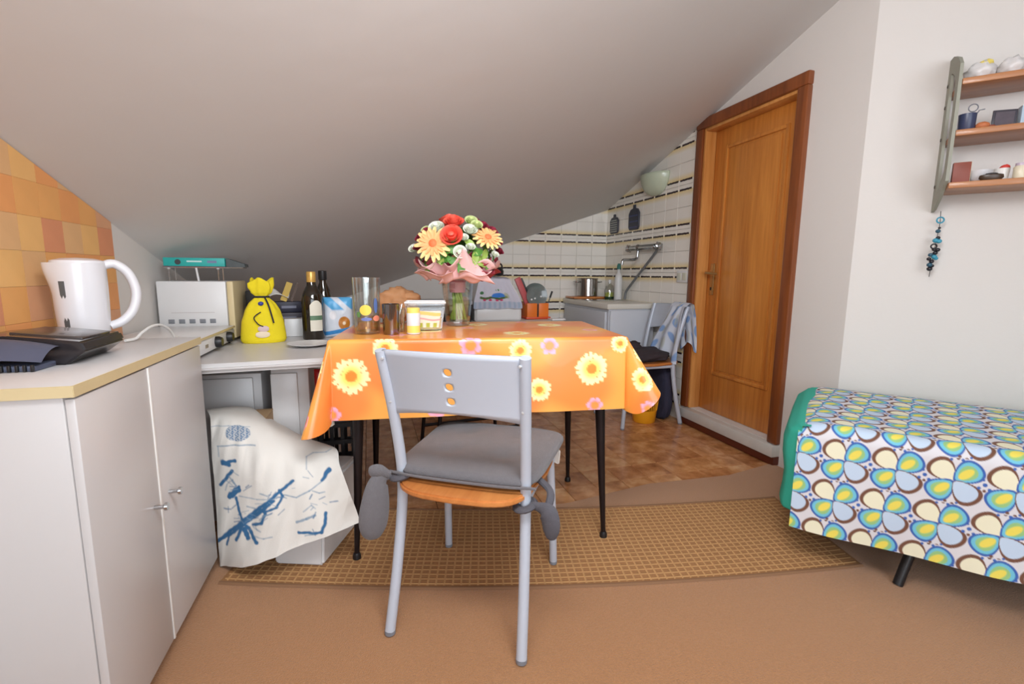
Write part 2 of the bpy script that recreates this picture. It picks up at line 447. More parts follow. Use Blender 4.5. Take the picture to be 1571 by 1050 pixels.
for name, c, wdt, hgt, rz in (('window_1', (0.45, RY-0.05, 1.3), 2.3, 1.5, 0), ('added_side_window', (E2[0]+.05, -0.95, 1.45), 1.3, 1.3, PI/2)):
    w = thing(name, None, None, c, rz, kind='structure')
    g = G()
    for s in (-1, 1):
        g.box((s*(wdt/2-.03), 0, 0), (.06, .06, hgt)); g.box((0, 0, s*(hgt/2-.03)), (wdt, .06, .06))
    g.box((0, 0, 0), (.07, .05, hgt)); g.done('window_frame', m_frame, w)
    G().box((0, 0, 0), (wdt-.1, .006, hgt-.1)).done('pane', m_pane, w)

# door set into the right wall
m_dark = wood('door_casing_wood', (104, 52, 22), (146, 80, 38), 6, rough=0.35)
m_jamb = wood('door_jamb_wood', (186, 120, 58), (220, 158, 90), 6, rough=0.35)
m_leaf = wood('door_leaf_wood', (174, 100, 38), (214, 142, 64), 7, (1, 1, 0.05), rough=0.35)
d = thing('door_1', None, None, (RX, (DY0+DY1)/2, DZ0), 0, kind='structure')
hw = (DY1-DY0)/2; hh = DZ1-DZ0
for s in (-1, 1):
    G().box((-0.012, s*(hw+0.028), hh/2), (0.036, 0.062, hh+0.0), bev=.008).done('casing', m_dark, d)
    G().box((0.026, s*(hw-0.009), hh/2), (0.078, 0.018, hh), bev=.003).done('jamb', m_jamb, d)
G().box((-0.0125, 0, hh+0.030), (0.0385, 2*hw+0.121, 0.064), bev=.008).done('casing', m_dark, d)
G().box((0.026, 0, hh-0.009), (0.078, 2*hw-.036, 0.018), bev=.003).done('jamb', m_jamb, d)
lf = G().box((0.0855, 0, hh/2), (0.04, 2*hw-0.004, hh-0.004), bev=.002).done('leaf', m_leaf, d)
# raised moulding ring and raised field of the single long panel
py, pz0, pz1 = hw-0.125, 0.26, hh-0.13
for s in (-1, 1):
    G().box((0.062, s*py, (pz0+pz1)/2), (0.014, 0.022, pz1-pz0+.022), bev=.005).done('panel_moulding', m_leaf, lf)
for z in (pz0, pz1):
    G().box((0.062, 0, z), (0.014, 2*py-0.02, 0.022), bev=.005).done('panel_moulding', m_leaf, lf)
G().box((0.064, 0, (pz0+pz1)/2), (0.010, 2*py-0.07, pz1-pz0-.05), bev=.004).done('panel_field', m_leaf, lf)
m_brass = mat('aged_brass', (186, 146, 92), 0.35, 0.7)
hy = hw-0.068
h = G().box((0.061, hy, 0.86), (0.008, 0.036, 0.20), bev=.003).done('handle_plate', m_brass, d)
G().tube([(0.06, hy, 0.90), (0.02, hy, 0.90), (0.008, hy-.006, 0.90), (0.004, hy-.02, 0.90), (0.004, hy-.09, 0.895), (0.008, hy-0.105, 0.893)], [.009, .009, .010, .010, .008, .006]).done('lever', m_brass, h)
G().box((0.055, hy, 0.80), (0.006, 0.008, 0.02), bev=.002).done('keyhole', mat('keyhole_black', (20, 18, 16), .5), h)
st(G().box((RX+0.035, (DY0+DY1)/2-.01, 0.0815), (0.17, DY1-DY0+.10, 0.063), bev=.004), 'trim_1', m_marble)
st(G().box((RX-0.015, (DY0+DY1)/2-.01, 0.028), (0.045, DY1-DY0+.10, 0.044)), 'trim_2', m_riser)
# ---------------------------------------------------------------- large furniture
m_white = mat('white_laminate', (206, 203, 202), 0.35, var=0.015)
m_white2 = mat('white_enamel', (222, 222, 222), 0.3, var=0.015)
m_cream = mat('cream_edge_band', (214, 196, 152), 0.5, var=0.05)
m_chrome = mat('chrome', (200, 202, 205), 0.15, 1.0)
m_black = mat('black_plastic', (26, 25, 27), 0.4, var=0.1)
m_silver = mat('silver_grey_paint', (188, 195, 207), 0.38, 0.12, var=0.02)
m_darkmetal = mat('black_lacquered_metal', (30, 22, 24), 0.4, 0.3, var=0.1)
m_greyfab = mat('grey_cotton', (104, 101, 104), 0.95, var=0.12, vscale=90, bump=0.5, bscale=420, sheen=0.2)
m_beech = wood('beech_veneer', (178, 104, 50), (214, 142, 78), 5, (1, 0.08, 1), rough=0.35)

# low white two-door cabinet on the left
cx0, cx1, cy0, cy1, ch = -0.845, -0.517, 1.02, 1.692, 0.795
cb = thing('white_cabinet', 'low white two-door cabinet with cream-edged top, carrying the white kettle', 'cabinet', ((cx0+cx1)/2, (cy0+cy1)/2, 0.007))
w_, l_, h_ = cx1-cx0, cy1-cy0, ch-0.007
g = G(); g.box((-.008, 0, h_/2-.011+.02), (w_-.016, l_-.004, h_-.022-.04), bev=.002); g.box((-.02, 0, .02), (w_-.06, l_-.02, .04)); g.done('body', m_white, cb)
g = G().box((0, 0, h_-.011), (w_+.004, l_+.004, .022), bev=.0025); tp = g.done('top', m_white, cb)
g = G(); g.box((w_/2+.0025, 0, h_-.011), (.003, l_+.006, .021)); g.box((0, -l_/2-.0025, h_-.011), (w_+.006, .003, .021)); g.done('edge_band', m_cream, tp)
dsp = 1.318-(cy0+cy1)/2
for a, b, s in ((-l_/2+.003, dsp-.002, 1), (dsp+.006, l_/2-.003, -1)):
    dr = G().box((w_/2-.007, (a+b)/2, h_/2-.011+.02), (.016, b-a, h_-.07), bev=.0025).done('door', m_white, cb)
    yk = (b-.035) if s == 1 else (a+.045)
    G().tube([(w_/2+.001, yk, .425), (w_/2+.02, yk, .425), (w_/2+.024, yk, .425), (w_/2+.030, yk, .425)], [.005, .005, .010, .009], 12).done('knob', m_chrome, dr)
G().box((w_/2-.004, dsp+.002, h_/2+.009), (.014, .008, h_-.07), bev=.001).done('hinge_strip', mat('bright_white_strip', (232, 230, 226), .4), cb)

# white worktop on the left, in front of the low roof
TOPZ = 0.70
wt = thing('white_worktop_table', 'long white worktop table with a rounded front edge under the low roof', 'worktop', (-0.46, 2.3, 0))
ap = [(-0.392, -0.605), (0.318, -0.54), (0.385, 0.0), (0.385, 0.60), (-0.392, 0.60)]
g = G().prism(ap, lambda a, b: (a, b, TOPZ-.032), lambda a, b: (a, b, TOPZ))
bmesh.ops.bevel(g.bm, geom=[e for e in g.bm.edges if abs(e.verts[0].co.z-e.verts[1].co.z) < 1e-5], offset=.013, segments=4, affect='EDGES')
g.done('tabletop', mat('pale_grey_laminate', (205, 203, 202), .35, var=.02), wt)
for x, y in ((-.36, -.5), (.29, -.04), (-.36, .5), (.34, .5)):
    G().tube([(x, y, (.0118 if x > 0 and y < 0 else .001)), (x, y, TOPZ-.03)], .016).done('leg', m_white2, wt)
cA = thing('under_worktop_cupboard', 'white cupboard standing under the worktop, nearest the left wall', 'cupboard', (-0.535, 2.24, 0))
G().box((0, 0, .3), (.22, .36, .60), bev=.004).done('body', m_white, cA); G().box((-.012, -.186, .32), (.185, .014, .53), bev=.004).done('door', m_white2, cA)
cB = thing('under_worktop_cupboard', 'white cupboard under the worktop beside the bright food packets', 'cupboard', (-0.31, 2.17, 0))
G().box((0, 0, .32), (.135, .36, .64), bev=.004).done('body', m_white, cB); G().box((-.02, -.186, .33), (.095, .014, .56), bev=.004).done('door', m_white2, cB)

# sink unit against the right wall
sk = thing('sink_unit', 'white corner sink unit with pale worktop beneath the wall tap', 'sink', (1.835, 3.49, 0))
m_skd = mat('pale_blue_grey_laminate', (196, 199, 206), .4, var=.02)
g = G(); g.box((0, 0, .375), (.375, .80, .75)); g.done('body', m_skd, sk)
g = G(); g.box((0, .0, .77), (.41, .83, .04), bev=.006); wtop = g.done('worktop', mat('cream_grey_worktop', (212, 208, 198), .35, var=.03), sk)
G().box((-.03, .16, .792), (.26, .34, .004), bev=.0015).done('basin_rim', m_chrome, wtop)
G().box((-.197, -.0, .655), (.018, .76, .15), bev=.004).done('drawer', m_skd, sk)
for y in (-.19, .19): G().box((-.197, y, .30), (.018, .37, .50), bev=.004).done('door', m_skd, sk)
G().box((0, -.408, .39), (.36, .015, .70), bev=.003).done('side_panel', m_skd, sk)

# low counter along the back wall
bc = thing('low_kitchen_counter', 'low pale kitchen counter along the back wall behind the table', 'counter', (0.83, 3.46, 0))
G().box((0, 0, .663), (.92, .86, .03), bev=.006).done('worktop', mat('counter_top_pale', (205, 202, 196), .4), bc)
g = G(); g.box((0, .1, .34), (.88, .62, .60)); g.done('body', m_white, bc); G().box((0, .1, .02), (.84, .55, .04)).done('plinth', m_black, bc)
for x in (-.22, .22): G().box((x, -.217, .34), (.42, .016, .56), bev=.003).done('door', m_white2, bc)

# dining table (mostly hidden by its cloth)
TA = math.radians(-8.1); TWD, TDP = 0.985, 0.535
TO = Vector((-0.125, 1.606))                         # front left corner
def tw(a, b): # table local to world
    return (TO.x + a*math.cos(TA) - b*math.sin(TA), TO.y + a*math.sin(TA) + b*math.cos(TA))
tb = thing('dining_table', 'small dining table on thin black tapered legs under the orange cloth', 'table', (*tw(TWD/2, TDP/2), 0.0), TA)
G().box((0, 0, .766), (TWD-.012, TDP-.012, .022), bev=.004).done('tabletop', m_beech, tb)
g = G()
for s in (-1, 1): g.box((0, s*(TDP/2-.05), .715), (TWD-.12, .018, .08)); g.box((s*(TWD/2-.05), 0, .715), (.018, TDP-.12, .08))
g.done('apron', m_darkmetal, tb)
def wloc(x, y):
    v = Vector((x, y)) - Vector(tw(TWD/2, TDP/2)); c, s = math.cos(-TA), math.sin(-TA)
    return (v.x*c - v.y*s, v.x*s + v.y*c)
for (fx, fy, sx, sy) in ((0.822, 1.517, 1, -1), (-0.073, 1.624, -1, -1), (0.895, 2.03, 1, 1), (-0.002, 2.145, -1, 1)):
    x, y = wloc(fx, fy); tx, ty = sx*(TWD/2-.075), sy*(TDP/2-.06)
    zb = 0.0118 if y < 0 else 0.0013
    g = G().tube([(x, y, zb+.006), (x+(tx-x)*.5, y+(ty-y)*.5, .36), (tx, ty, .76)], [.0085, .015, .024], 14)
    lg = g.done('leg', m_darkmetal, tb)
    G().lathe([(0, 0), (.014, 0), (.014, .012), (.010, .022), (0, .022)], (x, y, zb)).done('foot', m_black, lg)

# orange oilcloth with daisies
CZ = 0.7865
m_cloth = vmat('orange_daisy_oilcloth', 0.3, back=(232, 222, 208), coat=0.25)
nA, nB, nL = 190, 104, 52
drop = 0.262
V = []; P = []; Fc = []; idx = {}
def addv(key, co, ab):
    if key not in idx: idx[key] = len(V); V.append(co); P.append(ab)
    return idx[key]
def hang(l, phi, wave):
    r = 0.012
    q = min(l/r, PI/2)
    out, dn = r*math.sin(q), r*(1-math.cos(q))
    if l > r*PI/2:
        k = l - r*PI/2; out += k*math.sin(phi) + wave*sm(np.array(k), 0, .2); dn += k*math.cos(phi)
    return float(out), float(dn)
def edge_pt(s):
    """perimeter parameter -> (a,b), outward angle"""
top = {}
for i in range(nA+1):
    for j in range(nB+1):
        a, b = TWD*i/nA, TDP*j/nB
        top[i, j] = addv(('t', i, j), (*tw(a, b), CZ), (a, b))
for i in range(nA):
    for j in range(nB): Fc.append((top[i, j], top[i+1, j], top[i+1, j+1], top[i, j+1]))
corner = {'FL': ((0, 0), PI, 1.5*PI, 21, .262, .325), 'FR': ((TWD, 0), 1.5*PI, 2*PI, 34, .260, .243),
          'BR': ((TWD, TDP), 0, .5*PI, 30, .262, .30), 'BL': ((0, TDP), .5*PI, PI, 7, .262, .30)}
# perimeter list, anticlockwise from the front left corner: (a,b, outward angle, length, flare deg, wave)
per = []
def side(n, f):
    for k in range(n+1): per.append(f(k/n))
def wv(x, s): return 0.010*math.sin(x*7.0+s) + 0.006*math.sin(x*17+2*s)
def Ld(t, a, b): return a + (b-a)*math.sin(PI*t)**1.1
def corner_pts(key, n):
    (a, b), t0, t1, fl_, L0, L1 = corner[key]
    for k in range(1, n):
        t = k/n
        tt = t**1.35 if key == 'FR' else (t**1.25 if key == 'FL' else t)
        ph = 3 + (fl_-3)*math.sin(PI*tt)**1.5 - 7*(math.exp(-((t-.10)/.07)**2) + (0 if key == 'FL' else 1)*math.exp(-((t-.90)/.07)**2))
        Lx = .260+.016*math.exp(-((t-.25)/.15)**2)-.036*math.exp(-((t-.68)/.2)**2) if key == 'FR' else L0+(L1-L0)*math.sin(PI*t)**(.75 if key == 'FL' else 1.1)
        per.append((a, b, t0+(t1-t0)*t, Lx, ph, 0.0))
def fade(t): return math.sin(PI*t)**.7
# front edge hangs a little lower on the left
for k in range(nA+1):
    t = k/nA; per.append((TWD*t, 0, 1.5*PI, .268-.008*t, 3, wv(t, 1.0)*fade(t)))
corner_pts('FR', 40)
for k in range(nB+1):
    t = k/nB; per.append((TWD, TDP*t, 0, .262, 3, wv(t, 2.5)*fade(t)))
corner_pts('BR', 30)
for k in range(nA+1):
    t = k/nA; per.append((TWD*(1-t), TDP, .5*PI, .262, 3, wv(t, 4.0)*fade(t)))
corner_pts('BL', 30)
for k in range(nB+1):
    t = k/nB; per.append((0, TDP*(1-t), PI, .262+.006*t, 3, wv(t, 5.5)*fade(t)))
corner_pts('FL', 40)
ring = []
for (a, b, th, L_, ph, wave) in per:
    col = []
    on_top = top.get((round(a/TWD*nA), round(b/TDP*nB)))
    col.append(on_top)
    for q in range(1, nL+1):
        l = L_*q/nL
        o_, dn = hang(l, math.radians(ph), wave)
        da, db = math.cos(th), math.sin(th)
        col.append(len(V)); V.append((*tw(a+o_*da, b+o_*db), CZ-dn)); P.append((a+l*da, b+l*db))
    ring.append(col)
n = len(ring)
for i in range(n):
    A, B = ring[i], ring[(i+1) % n]
    for q in range(nL):
        f = (A[q], A[q+1], B[q+1], B[q])
        f = tuple(dict.fromkeys(f))
        if len(f) >= 3: Fc.append(f)
ab = np.array(P)
cloth_orange, cloth_yel = lin((243, 140, 62)), lin((245, 172, 80))
u, v = ab[:, 0], ab[:, 1]
k = 0.5+0.25*np.sin(u*21+1.0+1.5*np.sin(v*5))+0.25*np.sin(u*9.3-v*13+2.0)+0.25*np.sin(v*23+u*3)
base = mixc(np.repeat(cloth_orange[None], len(u), 0), cloth_yel, sm(k, .25, .85))
base = mixc(base, lin((238, 116, 56)), sm(np.sin(u*11-2.0)*np.sin(v*14+1.4), .35, .9)*.6)
petal, petal2 = lin((255, 246, 184)), lin((252, 230, 112))
def daisy(cu, cv, R, npet=17, rot=0.0, pc=petal, pc2=petal2, cc=lin((248, 140, 40)), hole=.30, sharp=.30):
    global base
    du, dv = u-cu, v-cv; r = np.hypot(du, dv); th = np.arctan2(dv, du)+rot
    lim = R*(1-sharp + sharp*np.abs(np.cos(th*npet/2))**.5*(.85+.15*np.sin(th*5+rot*9)))
    m = sm(lim-r, -.0015, .0015)
    gap = sm(np.abs(np.sin(th*npet/2+PI/2)), .02, .18)
    m = m*np.where(r > .42*R, gap, 1)
    base = mixc(base, pc2*1.0, m); base = mixc(base, pc, m*sm(r, .35*R, .75*R))
    base = mixc(base, cc, sm(hole*R-r, -.002, .002))
pink, pink2 = lin((246, 176, 200)), lin((242, 140, 160))
def blossom(cu, cv, R, rot=0.0):
    daisy(cu, cv, R, 6, rot, pink, pink2, lin((250, 150, 70)), .45, .45)
for q in ((.062, -.125, .061, 17, .2), (.862, -.117, .060, 18, .8), (.963, -.03, .034, 14, .1), (.612, -.05, .040, 15, 0.5), (.678, -.185, .042, 15, .4), (.17, -.035, .042, 15, .6),
          (1.085, -.13, .045, 15, .3), (1.06, -.035, .035, 14, .3), (-.09, -.06, .046, 16, .1), (.24, -.15, .03, 13, .1), (.50, -.15, .05, 16, .1), (.3, .22, .055, 17, .3), (.62, .12, .05, 17, .1), (.8, .38, .055, 17, .6), (.12, .4, .05, 16, .8),
          (1.12, .2, .05, 17, .2), (.4, .68, .05, 17, .5), (-.14, .25, .05, 17, .2), (.5, .42, .045, 15, .2)): daisy(*q)
for q in ((.712, -.035, .034), (.445, -.03, .040, .4), (.335, -.235, .040, .2), (.875, -.245, .032), (1.13, -.22, .03, .1), (.2, .1, .035), (.92, .2, .035), (.45, .3, .03), (.0, -.25, .03), (.55, -.245, .02), (.70, .5, .03), (-.18, -.2, .026)): blossom(*q)
cl = from_arrays('tablecloth', V, Fc, m_cloth, None, base)
tag(cl, 'orange oilcloth printed with yellow daisies draped over the dining table', 'tablecloth')

# ---------------------------------------------------------------- chairs
def arc(p, n=8):
    """smooth polyline through control points (Catmull-Rom)"""
    p = [Vector(q) for q in p]; out = []
    for i in range(len(p)-1):
        a, b, c, d = p[max(i-1, 0)], p[i], p[i+1], p[min(i+2, len(p)-1)]
        for k in range(n):
            t = k/n
            out.append(0.5*((2*b)+(c-a)*t+(2*a-5*b+4*c-d)*t*t+(3*b-a-3*c+d)*t**3))
    out.append(p[-1]); return out
m_cap = mat('grey_foot_cap', (128, 132, 140), .5)
def make_chair(label):
    t = thing('dining_chair', label, 'chair')
    for s in (-1, 1):
        lg = G().tube(arc([(s*.187, .0, .008), (s*.181, .045, .20), (s*.176, .072, .41), (s*.180, .045, .60), (s*.188, -.005, .795)], 7), .0145, 14).done('rear_leg', m_silver, t)
        G().lathe([(0, 0), (.0145, 0), (.0150, .010), (0, .010)], (s*.187, .0, 0)).done('foot_cap', m_cap, lg)
        lg = G().tube(arc([(s*.193, .440, .008), (s*.188, .425, .2), (s*.180, .405, .405)], 5), .0130, 12).done('front_leg', m_silver, t)
        G().lathe([(0, 0), (.0130, 0), (.0135, .010), (0, .010)], (s*.193, .440, 0)).done('foot_cap', m_cap, lg)
    g = G()
    for s in (-1, 1): g.tube([(s*.176, .07, .398), (s*.180, .405, .398)], .010, 8)
    g.tube([(-.18, .40, .398), (.18, .40, .398)], .010, 8); g.tube([(-.176, .075, .398), (.176, .075, .398)], .010, 8)
    g.done('seat_frame', m_silver, t)
    # veneer seat: rounded at the back
    pts = []
    for k in range(40):
        an = 2*PI*k/40; c, s = math.cos(an), math.sin(an)
        ex = 0.45
        x = .205*math.copysign(abs(c)**ex, c); y = .215*math.copysign(abs(s)**ex, s)
        pts.append((x*(.93 if y < 0 else 1.0), y+.222 + (0.018*(1-(x/.2)**2)*-1 if y < 0 else 0)))
    g = G().prism(pts, lambda a, b: (a, b, .409), lambda a, b: (a, b, .427))
    bmesh.ops.bevel(g.bm, geom=[e for e in g.bm.edges if abs(e.verts[0].co.z-e.verts[1].co.z) < 1e-5], offset=.005, segments=2, affect='EDGES')
    g.done('seat', m_beech, t)
    # curved back plate with three round holes
    def bend(x, z):
        k = (z-.60)/.195
        y = .045 - .05*k*abs(k)**.3 if k > 0 else .045
        return (x, y - .030*(1-(x/.185)**2), z)
    g = G(); hw = .026; zt = lambda x: .797+.004*(1-(x/.18)**2); zb = lambda x: .618+.022*(1-(x/.18)**2)
    tn = [-1, -.57735, -.267949, 0, .267949, .57735, 1]
    blocks = ((.655, .6935), (.6935, .7325), (.7325, .771))
    zs = [.655]
    for z0, z1 in blocks: zs += [(z0+z1)/2+(z1-z0)/2*k for k in tn[1:]]
    def zrow(x): return [zb(x), (zb(x)+.655)/2] + zs + [(zt(x)+.771)/2, zt(x)]
    def strip(xs, rows):
        V_ = [[g.bm.verts.new(bend(x, z)) for z in rows(x)] for x in xs]
        for A_, B_ in zip(V_, V_[1:]):
            for k in range(len(A_)-1): g.bm.faces.new((A_[k], B_[k], B_[k+1], A_[k+1]))
    strip([-.181+(.181-hw)*k/10 for k in range(11)], zrow)
    strip([hw+(.181-hw)*k/10 for k in range(11)], zrow)
    strip([hw*k for k in tn], lambda x: zrow(x)[:3])
    strip([hw*k for k in tn], lambda x: zrow(x)[-3:])
    for z0, z1 in blocks:
        cz = (z0+z1)/2; hz = (z1-z0)/2
        def rg(a, b):
            an = 2*PI*a; c, s_ = math.cos(an), math.sin(an); m_ = max(abs(c), abs(s_))
            sq = (c/m_*hw, s_/m_*hz); rd = (c*.0105, s_*.0105)
            return bend(sq[0]*(1-b)+rd[0]*b, cz+sq[1]*(1-b)+rd[1]*b)
        g.grid(rg, 24, 3, closed=True)
    bmesh.ops.remove_doubles(g.bm, verts=g.bm.verts, dist=.0004)
    bmesh.ops.recalc_face_normals(g.bm, faces=g.bm.faces)
    g.done('backrest', m_silver, t, ang=60, solid=.006)
    for s in (-1, 1):
        for z in (.655, .775): G().lathe([(0, 0), (.0045, 0), (.0035, .004), (0, .005)], (s*.178, bend(.18, z)[1]-.012, z), 10, Matrix.Rotation(PI/2, 3, 'X')).done('screw', mat('pale_screw', (220, 222, 225), .3, .6), t)
    return t
ch = make_chair('silver-framed chair with grey cushion, in front of the orange-clothed table')
ch.location = (0.1835, 1.137, 0.0112); ch.rotation_euler = (0, 0, math.radians(-31.3))
c2 = copy_tree(ch); c2['label'] = 'silver-framed chair beside the sink, a patterned towel over its back'
c2.location = (1.985, 2.845, 0.001); c2.rotation_euler = (0, 0, math.radians(90))
ch['group'] = c2['group'] = 'silver framed dining chairs'

# cushion tied to the near chair
cu = thing('seat_cushion', 'dark grey quilted seat cushion tied to the near chair', 'cushion', ch.location, math.radians(-31.3))
def cush(a, b, top):
    x = (a-.5)*2; y = (b-.5)*2
    ex = 1/ max(1.0, (abs(x)**6+abs(y)**6)**(1/6)) if (x or y) else 1
    X, Y_ = x*ex, y*ex
    e = max(abs(X), abs(Y_)); rr = (abs(X)**6+abs(Y_)**6)**(1/6)
    h = max(0, 1-rr**3)**.5
    tuft = sum(math.exp(-(((X-p)**2+(Y_-q_)**2)/.03)) for p in (-.4, .4) for q_ in (-.4, .4))
    z = .451 + (.028*h**.7*(1-.45*tuft) if top else -.021*h**.7)
    z += .004*noise.noise(Vector((X*2.5, Y_*2.5, 3.0)))*h - .012*max(0, Y_-.6)
    return (X*.217*(1+.05*Y_), .272+Y_*.226, z)
g = G(); g.grid(lambda a, b: cush(a, b, True), 44, 44); g.grid(lambda a, b: cush(1-a, b, False), 44, 44)
bmesh.ops.remove_doubles(g.bm, verts=g.bm.verts, dist=.0005); g.done('pad', m_greyfab, cu, ang=180)
g = G(); g.tube(arc([(-.205, .055, .447), (-.1, .04, .448), (.1, .04, .448), (.205, .055, .447)], 6), .004, 6); g.done('piping', m_greyfab, cu)
m_tie = mat('dark_grey_tie', (84, 82, 88), .95, var=.12, vscale=80, bump=.4, bscale=400)
def ring_tie(x, z, mm):
    return G().tube([(x+.023*math.cos(2*PI*k/14), .066+.024*math.sin(2*PI*k/14), z+.006*math.sin(2*PI*k/14+1)) for k in range(14)], .008, 8, closed=True, flat=1.4).done('tie', mm, cu)
a = ring_tie(-.176, .437, m_tie)
G().tube(arc([(-.198, .05, .44), (-.225, .03, .425), (-.232, .018, .36), (-.236, .012, .30), (-.236, .012, .268)], 6), [.010+.030*math.sin(PI*min(1, (k/24)**1.2*.93))**1.0*(1 if k > 3 else .4) for k in range(25)], 12, flat=.5).done('tie_tail', m_greyfab, a)
G().tube(arc([(-.2, .045, .44), (-.225, .03, .455), (-.25, .022, .452)], 6), [.010, .011, .012, .014, .016, .018, .019, .019, .018, .017, .015, .012, .005], 10, flat=.6).done('tie_tail', m_greyfab, a)
a = ring_tie(.176, .395, m_tie)
G().tube(arc([(.195, .06, .40), (.23, .055, .395), (.245, .05, .375), (.248, .048, .34), (.245, .046, .32)], 6), [.008, .010, .012, .013, .015, .018, .022, .025, .027, .028, .028, .027, .027, .026, .026, .025, .024, .023, .021, .019, .017, .015, .012, .008, .003], 10, flat=.55).done('tie_tail', m_tie, a)
G().tube(arc([(.19, .14, .44), (.235, .10, .425), (.238, .06, .40)], 5), .008, 8, flat=1.3).done('strap', m_tie, a)
g = G().box((.2, .405, .402), (.028, .003, .05), rot=(0.1, .15, -.5), bev=.004); g.done('care_tag', mat('white_tag', (235, 233, 226), .7), cu)
# ---------------------------------------------------------------- things on the white cabinet
def facing(x, y):  # turn so that the local -Y side looks at the middle of the room's near half
    return -math.atan2(x, y)
m_kettle = mat('white_kettle_plastic', (226, 226, 230), .25, var=.01, coat=.3)
k = thing('electric_kettle', 'white electric kettle with a dark water gauge, on the white cabinet', 'kettle', (-.752, 1.578, .795), math.radians(25))
G().lathe([(0, 0), (.062, 0), (.064, .004), (.062, .020), (.055, .024), (0, .024)], seg=36).done('base', m_kettle, k)
body = G()
body.grid(lambda a, b: ((lambda an, z, r, sp: (r*math.cos(an)-sp*max(0, -math.cos(an))**8, r*math.sin(an), z))(2*PI*a, .025+.198*b, .0535+.0045*b+.002*math.sin(PI*b), .014*sm(np.array(b), .55, 1))), 48, 20, closed=True)
body.lathe([(0, .0252), (.0535, .025)], seg=48)
bo = body.done('body', m_kettle, k, ang=60)
G().lathe([(.0585, .222), (.056, .229), (.035, .235), (0, .237)], seg=36).done('lid', m_kettle, k)
G().tube(arc([(.045, 0, .214), (.075, 0, .222), (.105, 0, .195), (.118, 0, .145), (.108, 0, .095), (.082, 0, .062), (.054, 0, .05)], 6), [.012]*4+[.0125]*29+[.012]*4, 12, flat=1.35).done('handle', m_kettle, k)
an = math.radians(-128)
G().grid(lambda a, b: ((.0552+.004*b)*math.cos(an+(a-.5)*.25), (.0552+.004*b)*math.sin(an+(a-.5)*.25), .05+.125*b), 4, 8).done('water_gauge', mat('dark_gauge', (92, 96, 98), .2), bo)
dv = thing('flat_black_appliance', 'flat black appliance with a ribbed grey end, lying on the cabinet top', 'appliance', (-.715, 1.33, .795))
prof = [(-.115, 0), (.080, 0), (.118, .030), (.110, .050), (-.02, .066), (-.115, .058)]
m_dev = mat('glossy_black_shell', (44, 40, 42), .22, var=.2, vscale=20, coat=.4)
g = G().prism(prof, lambda a, b: (a, -.085, b), lambda a, b: (a-.01, .115, b))
bmesh.ops.bevel(g.bm, geom=list(g.bm.edges), offset=.004, segments=2, affect='EDGES'); g.done('body', m_dev, dv)
G().box((.03, .015, .0585), (.13, .12, .008), rot=(0, .115, 0), bev=.0015).done('top_panel', mat('dark_brown_gloss', (62, 54, 52), .25, coat=.3), dv)
m_rib = mat('blue_grey_plastic', (78, 84, 104), .45, var=.08)
e = G(); e.grid(lambda a, b: (-.125+.20*a, -.155+.075*b, .003+.062*math.sin(PI*(.10+.55*b))**.8*(1-.35*a**3)), 14, 10); e.box((-.03, -.118, .006), (.185, .07, .012), bev=.003)
eo = e.done('end_cover', m_rib, dv)
for i in range(15): G().box((-.115+.0125*i, -.156, .008), (.005, .006, .014), bev=.001).done('rib', m_black, eo)
cbl = G().tube(arc([(-.672, 1.598, .8012), (-.660, 1.63, .8022), (-.655, 1.66, .815), (-.648, 1.71, .829), (-.640, 1.76, .828), (-.632, 1.80, .808), (-.632, 1.84, .777), (-.638, 1.88, .7765)], 8), .0042, 8).done('power_cord', mat('white_cord', (225, 224, 220), .5))
tag(cbl, 'thin white power cord looping from the kettle to the worktop', 'cord')

# ---------------------------------------------------------------- things on the white worktop, left to right
T = TOPZ + .0008
ov = thing('mini_oven', 'white mini oven seen from its vented back, under the wire rack', 'oven', (-.705, 2.41, T))
G().box((-.01, 0, .134), (.255, .22, .244), bev=.006).done('body', m_white2, ov)
G().box((.133, -.001, .134), (.026, .222, .244), bev=.006).done('door', m_cream, ov)
for i in range(5): G().box((-.092+.038*i, -.1105, .088), (.022, .003, .018), bev=.001).done('vent', mat('vent_grey', (128, 132, 138), .6), ov)
G().box((-.01, -.1105, .125), (.16, .002, .003)).done('pressed_line', m_white, ov)
for x in (-.11, .11):
    for y in (-.08, .08): G().lathe([(0, 0), (.012, 0), (.010, .014), (0, .014)], (x, y, 0)).done('foot', m_black, ov)
rk = thing('wire_rack', 'small chrome wire rack standing on the mini oven, holding a teal box', 'rack', (-.69, 2.345, T+.2565))
for x in (-.105, .075):
    for y in (-.028, .04): G().tube([(x, y, 0), (x, y, .055)], .0022, 6).done('leg', m_chrome, rk)
for x in (-.105, .075): G().lathe([(0, -.007), (.007, 0), (0, .007)], (x, -.030, .052), 10).done('cap', m_white2, rk)
G().tube([(.0, -.03, .0), (-.006, -.03, .055)], .0042, 6).done('prop', m_white2, rk)
for y in (-.028, .006, .04): G().tube([(-.125, y, .057), (.17, y, .057)], .0022, 6).done('wire', m_chrome, rk)
tb_ = thing('teal_box', 'flat teal cardboard box lying on the wire rack', 'box', (-.70, 2.348, T+.316))
G().box((0, 0, .019), (.225, .072, .036), bev=.002).done('carton', mat('teal_card', (40, 168, 162), .45, var=.05), tb_)
G().box((-.0, 0, .0), (.23, .074, .003)).done('base_edge', mat('dark_red_edge', (96, 44, 60), .5), tb_)
m_flat = lambda n, c: mat(n, c, .5, var=.03)
def disc(parent, name, m, c, r, nrm='y', th=.001, sx=1):
    G().lathe([(0, -th), (r, -th), (r, th), (0, th)], c, 24, Matrix.Rotation(PI/2, 3, 'X') if nrm == 'y' else None, sx=sx).done(name, m, parent)
disc(tb_, 'round_mark', m_flat('mark_dark', (58, 62, 66)), (-.06, -.0362, .019), .011)
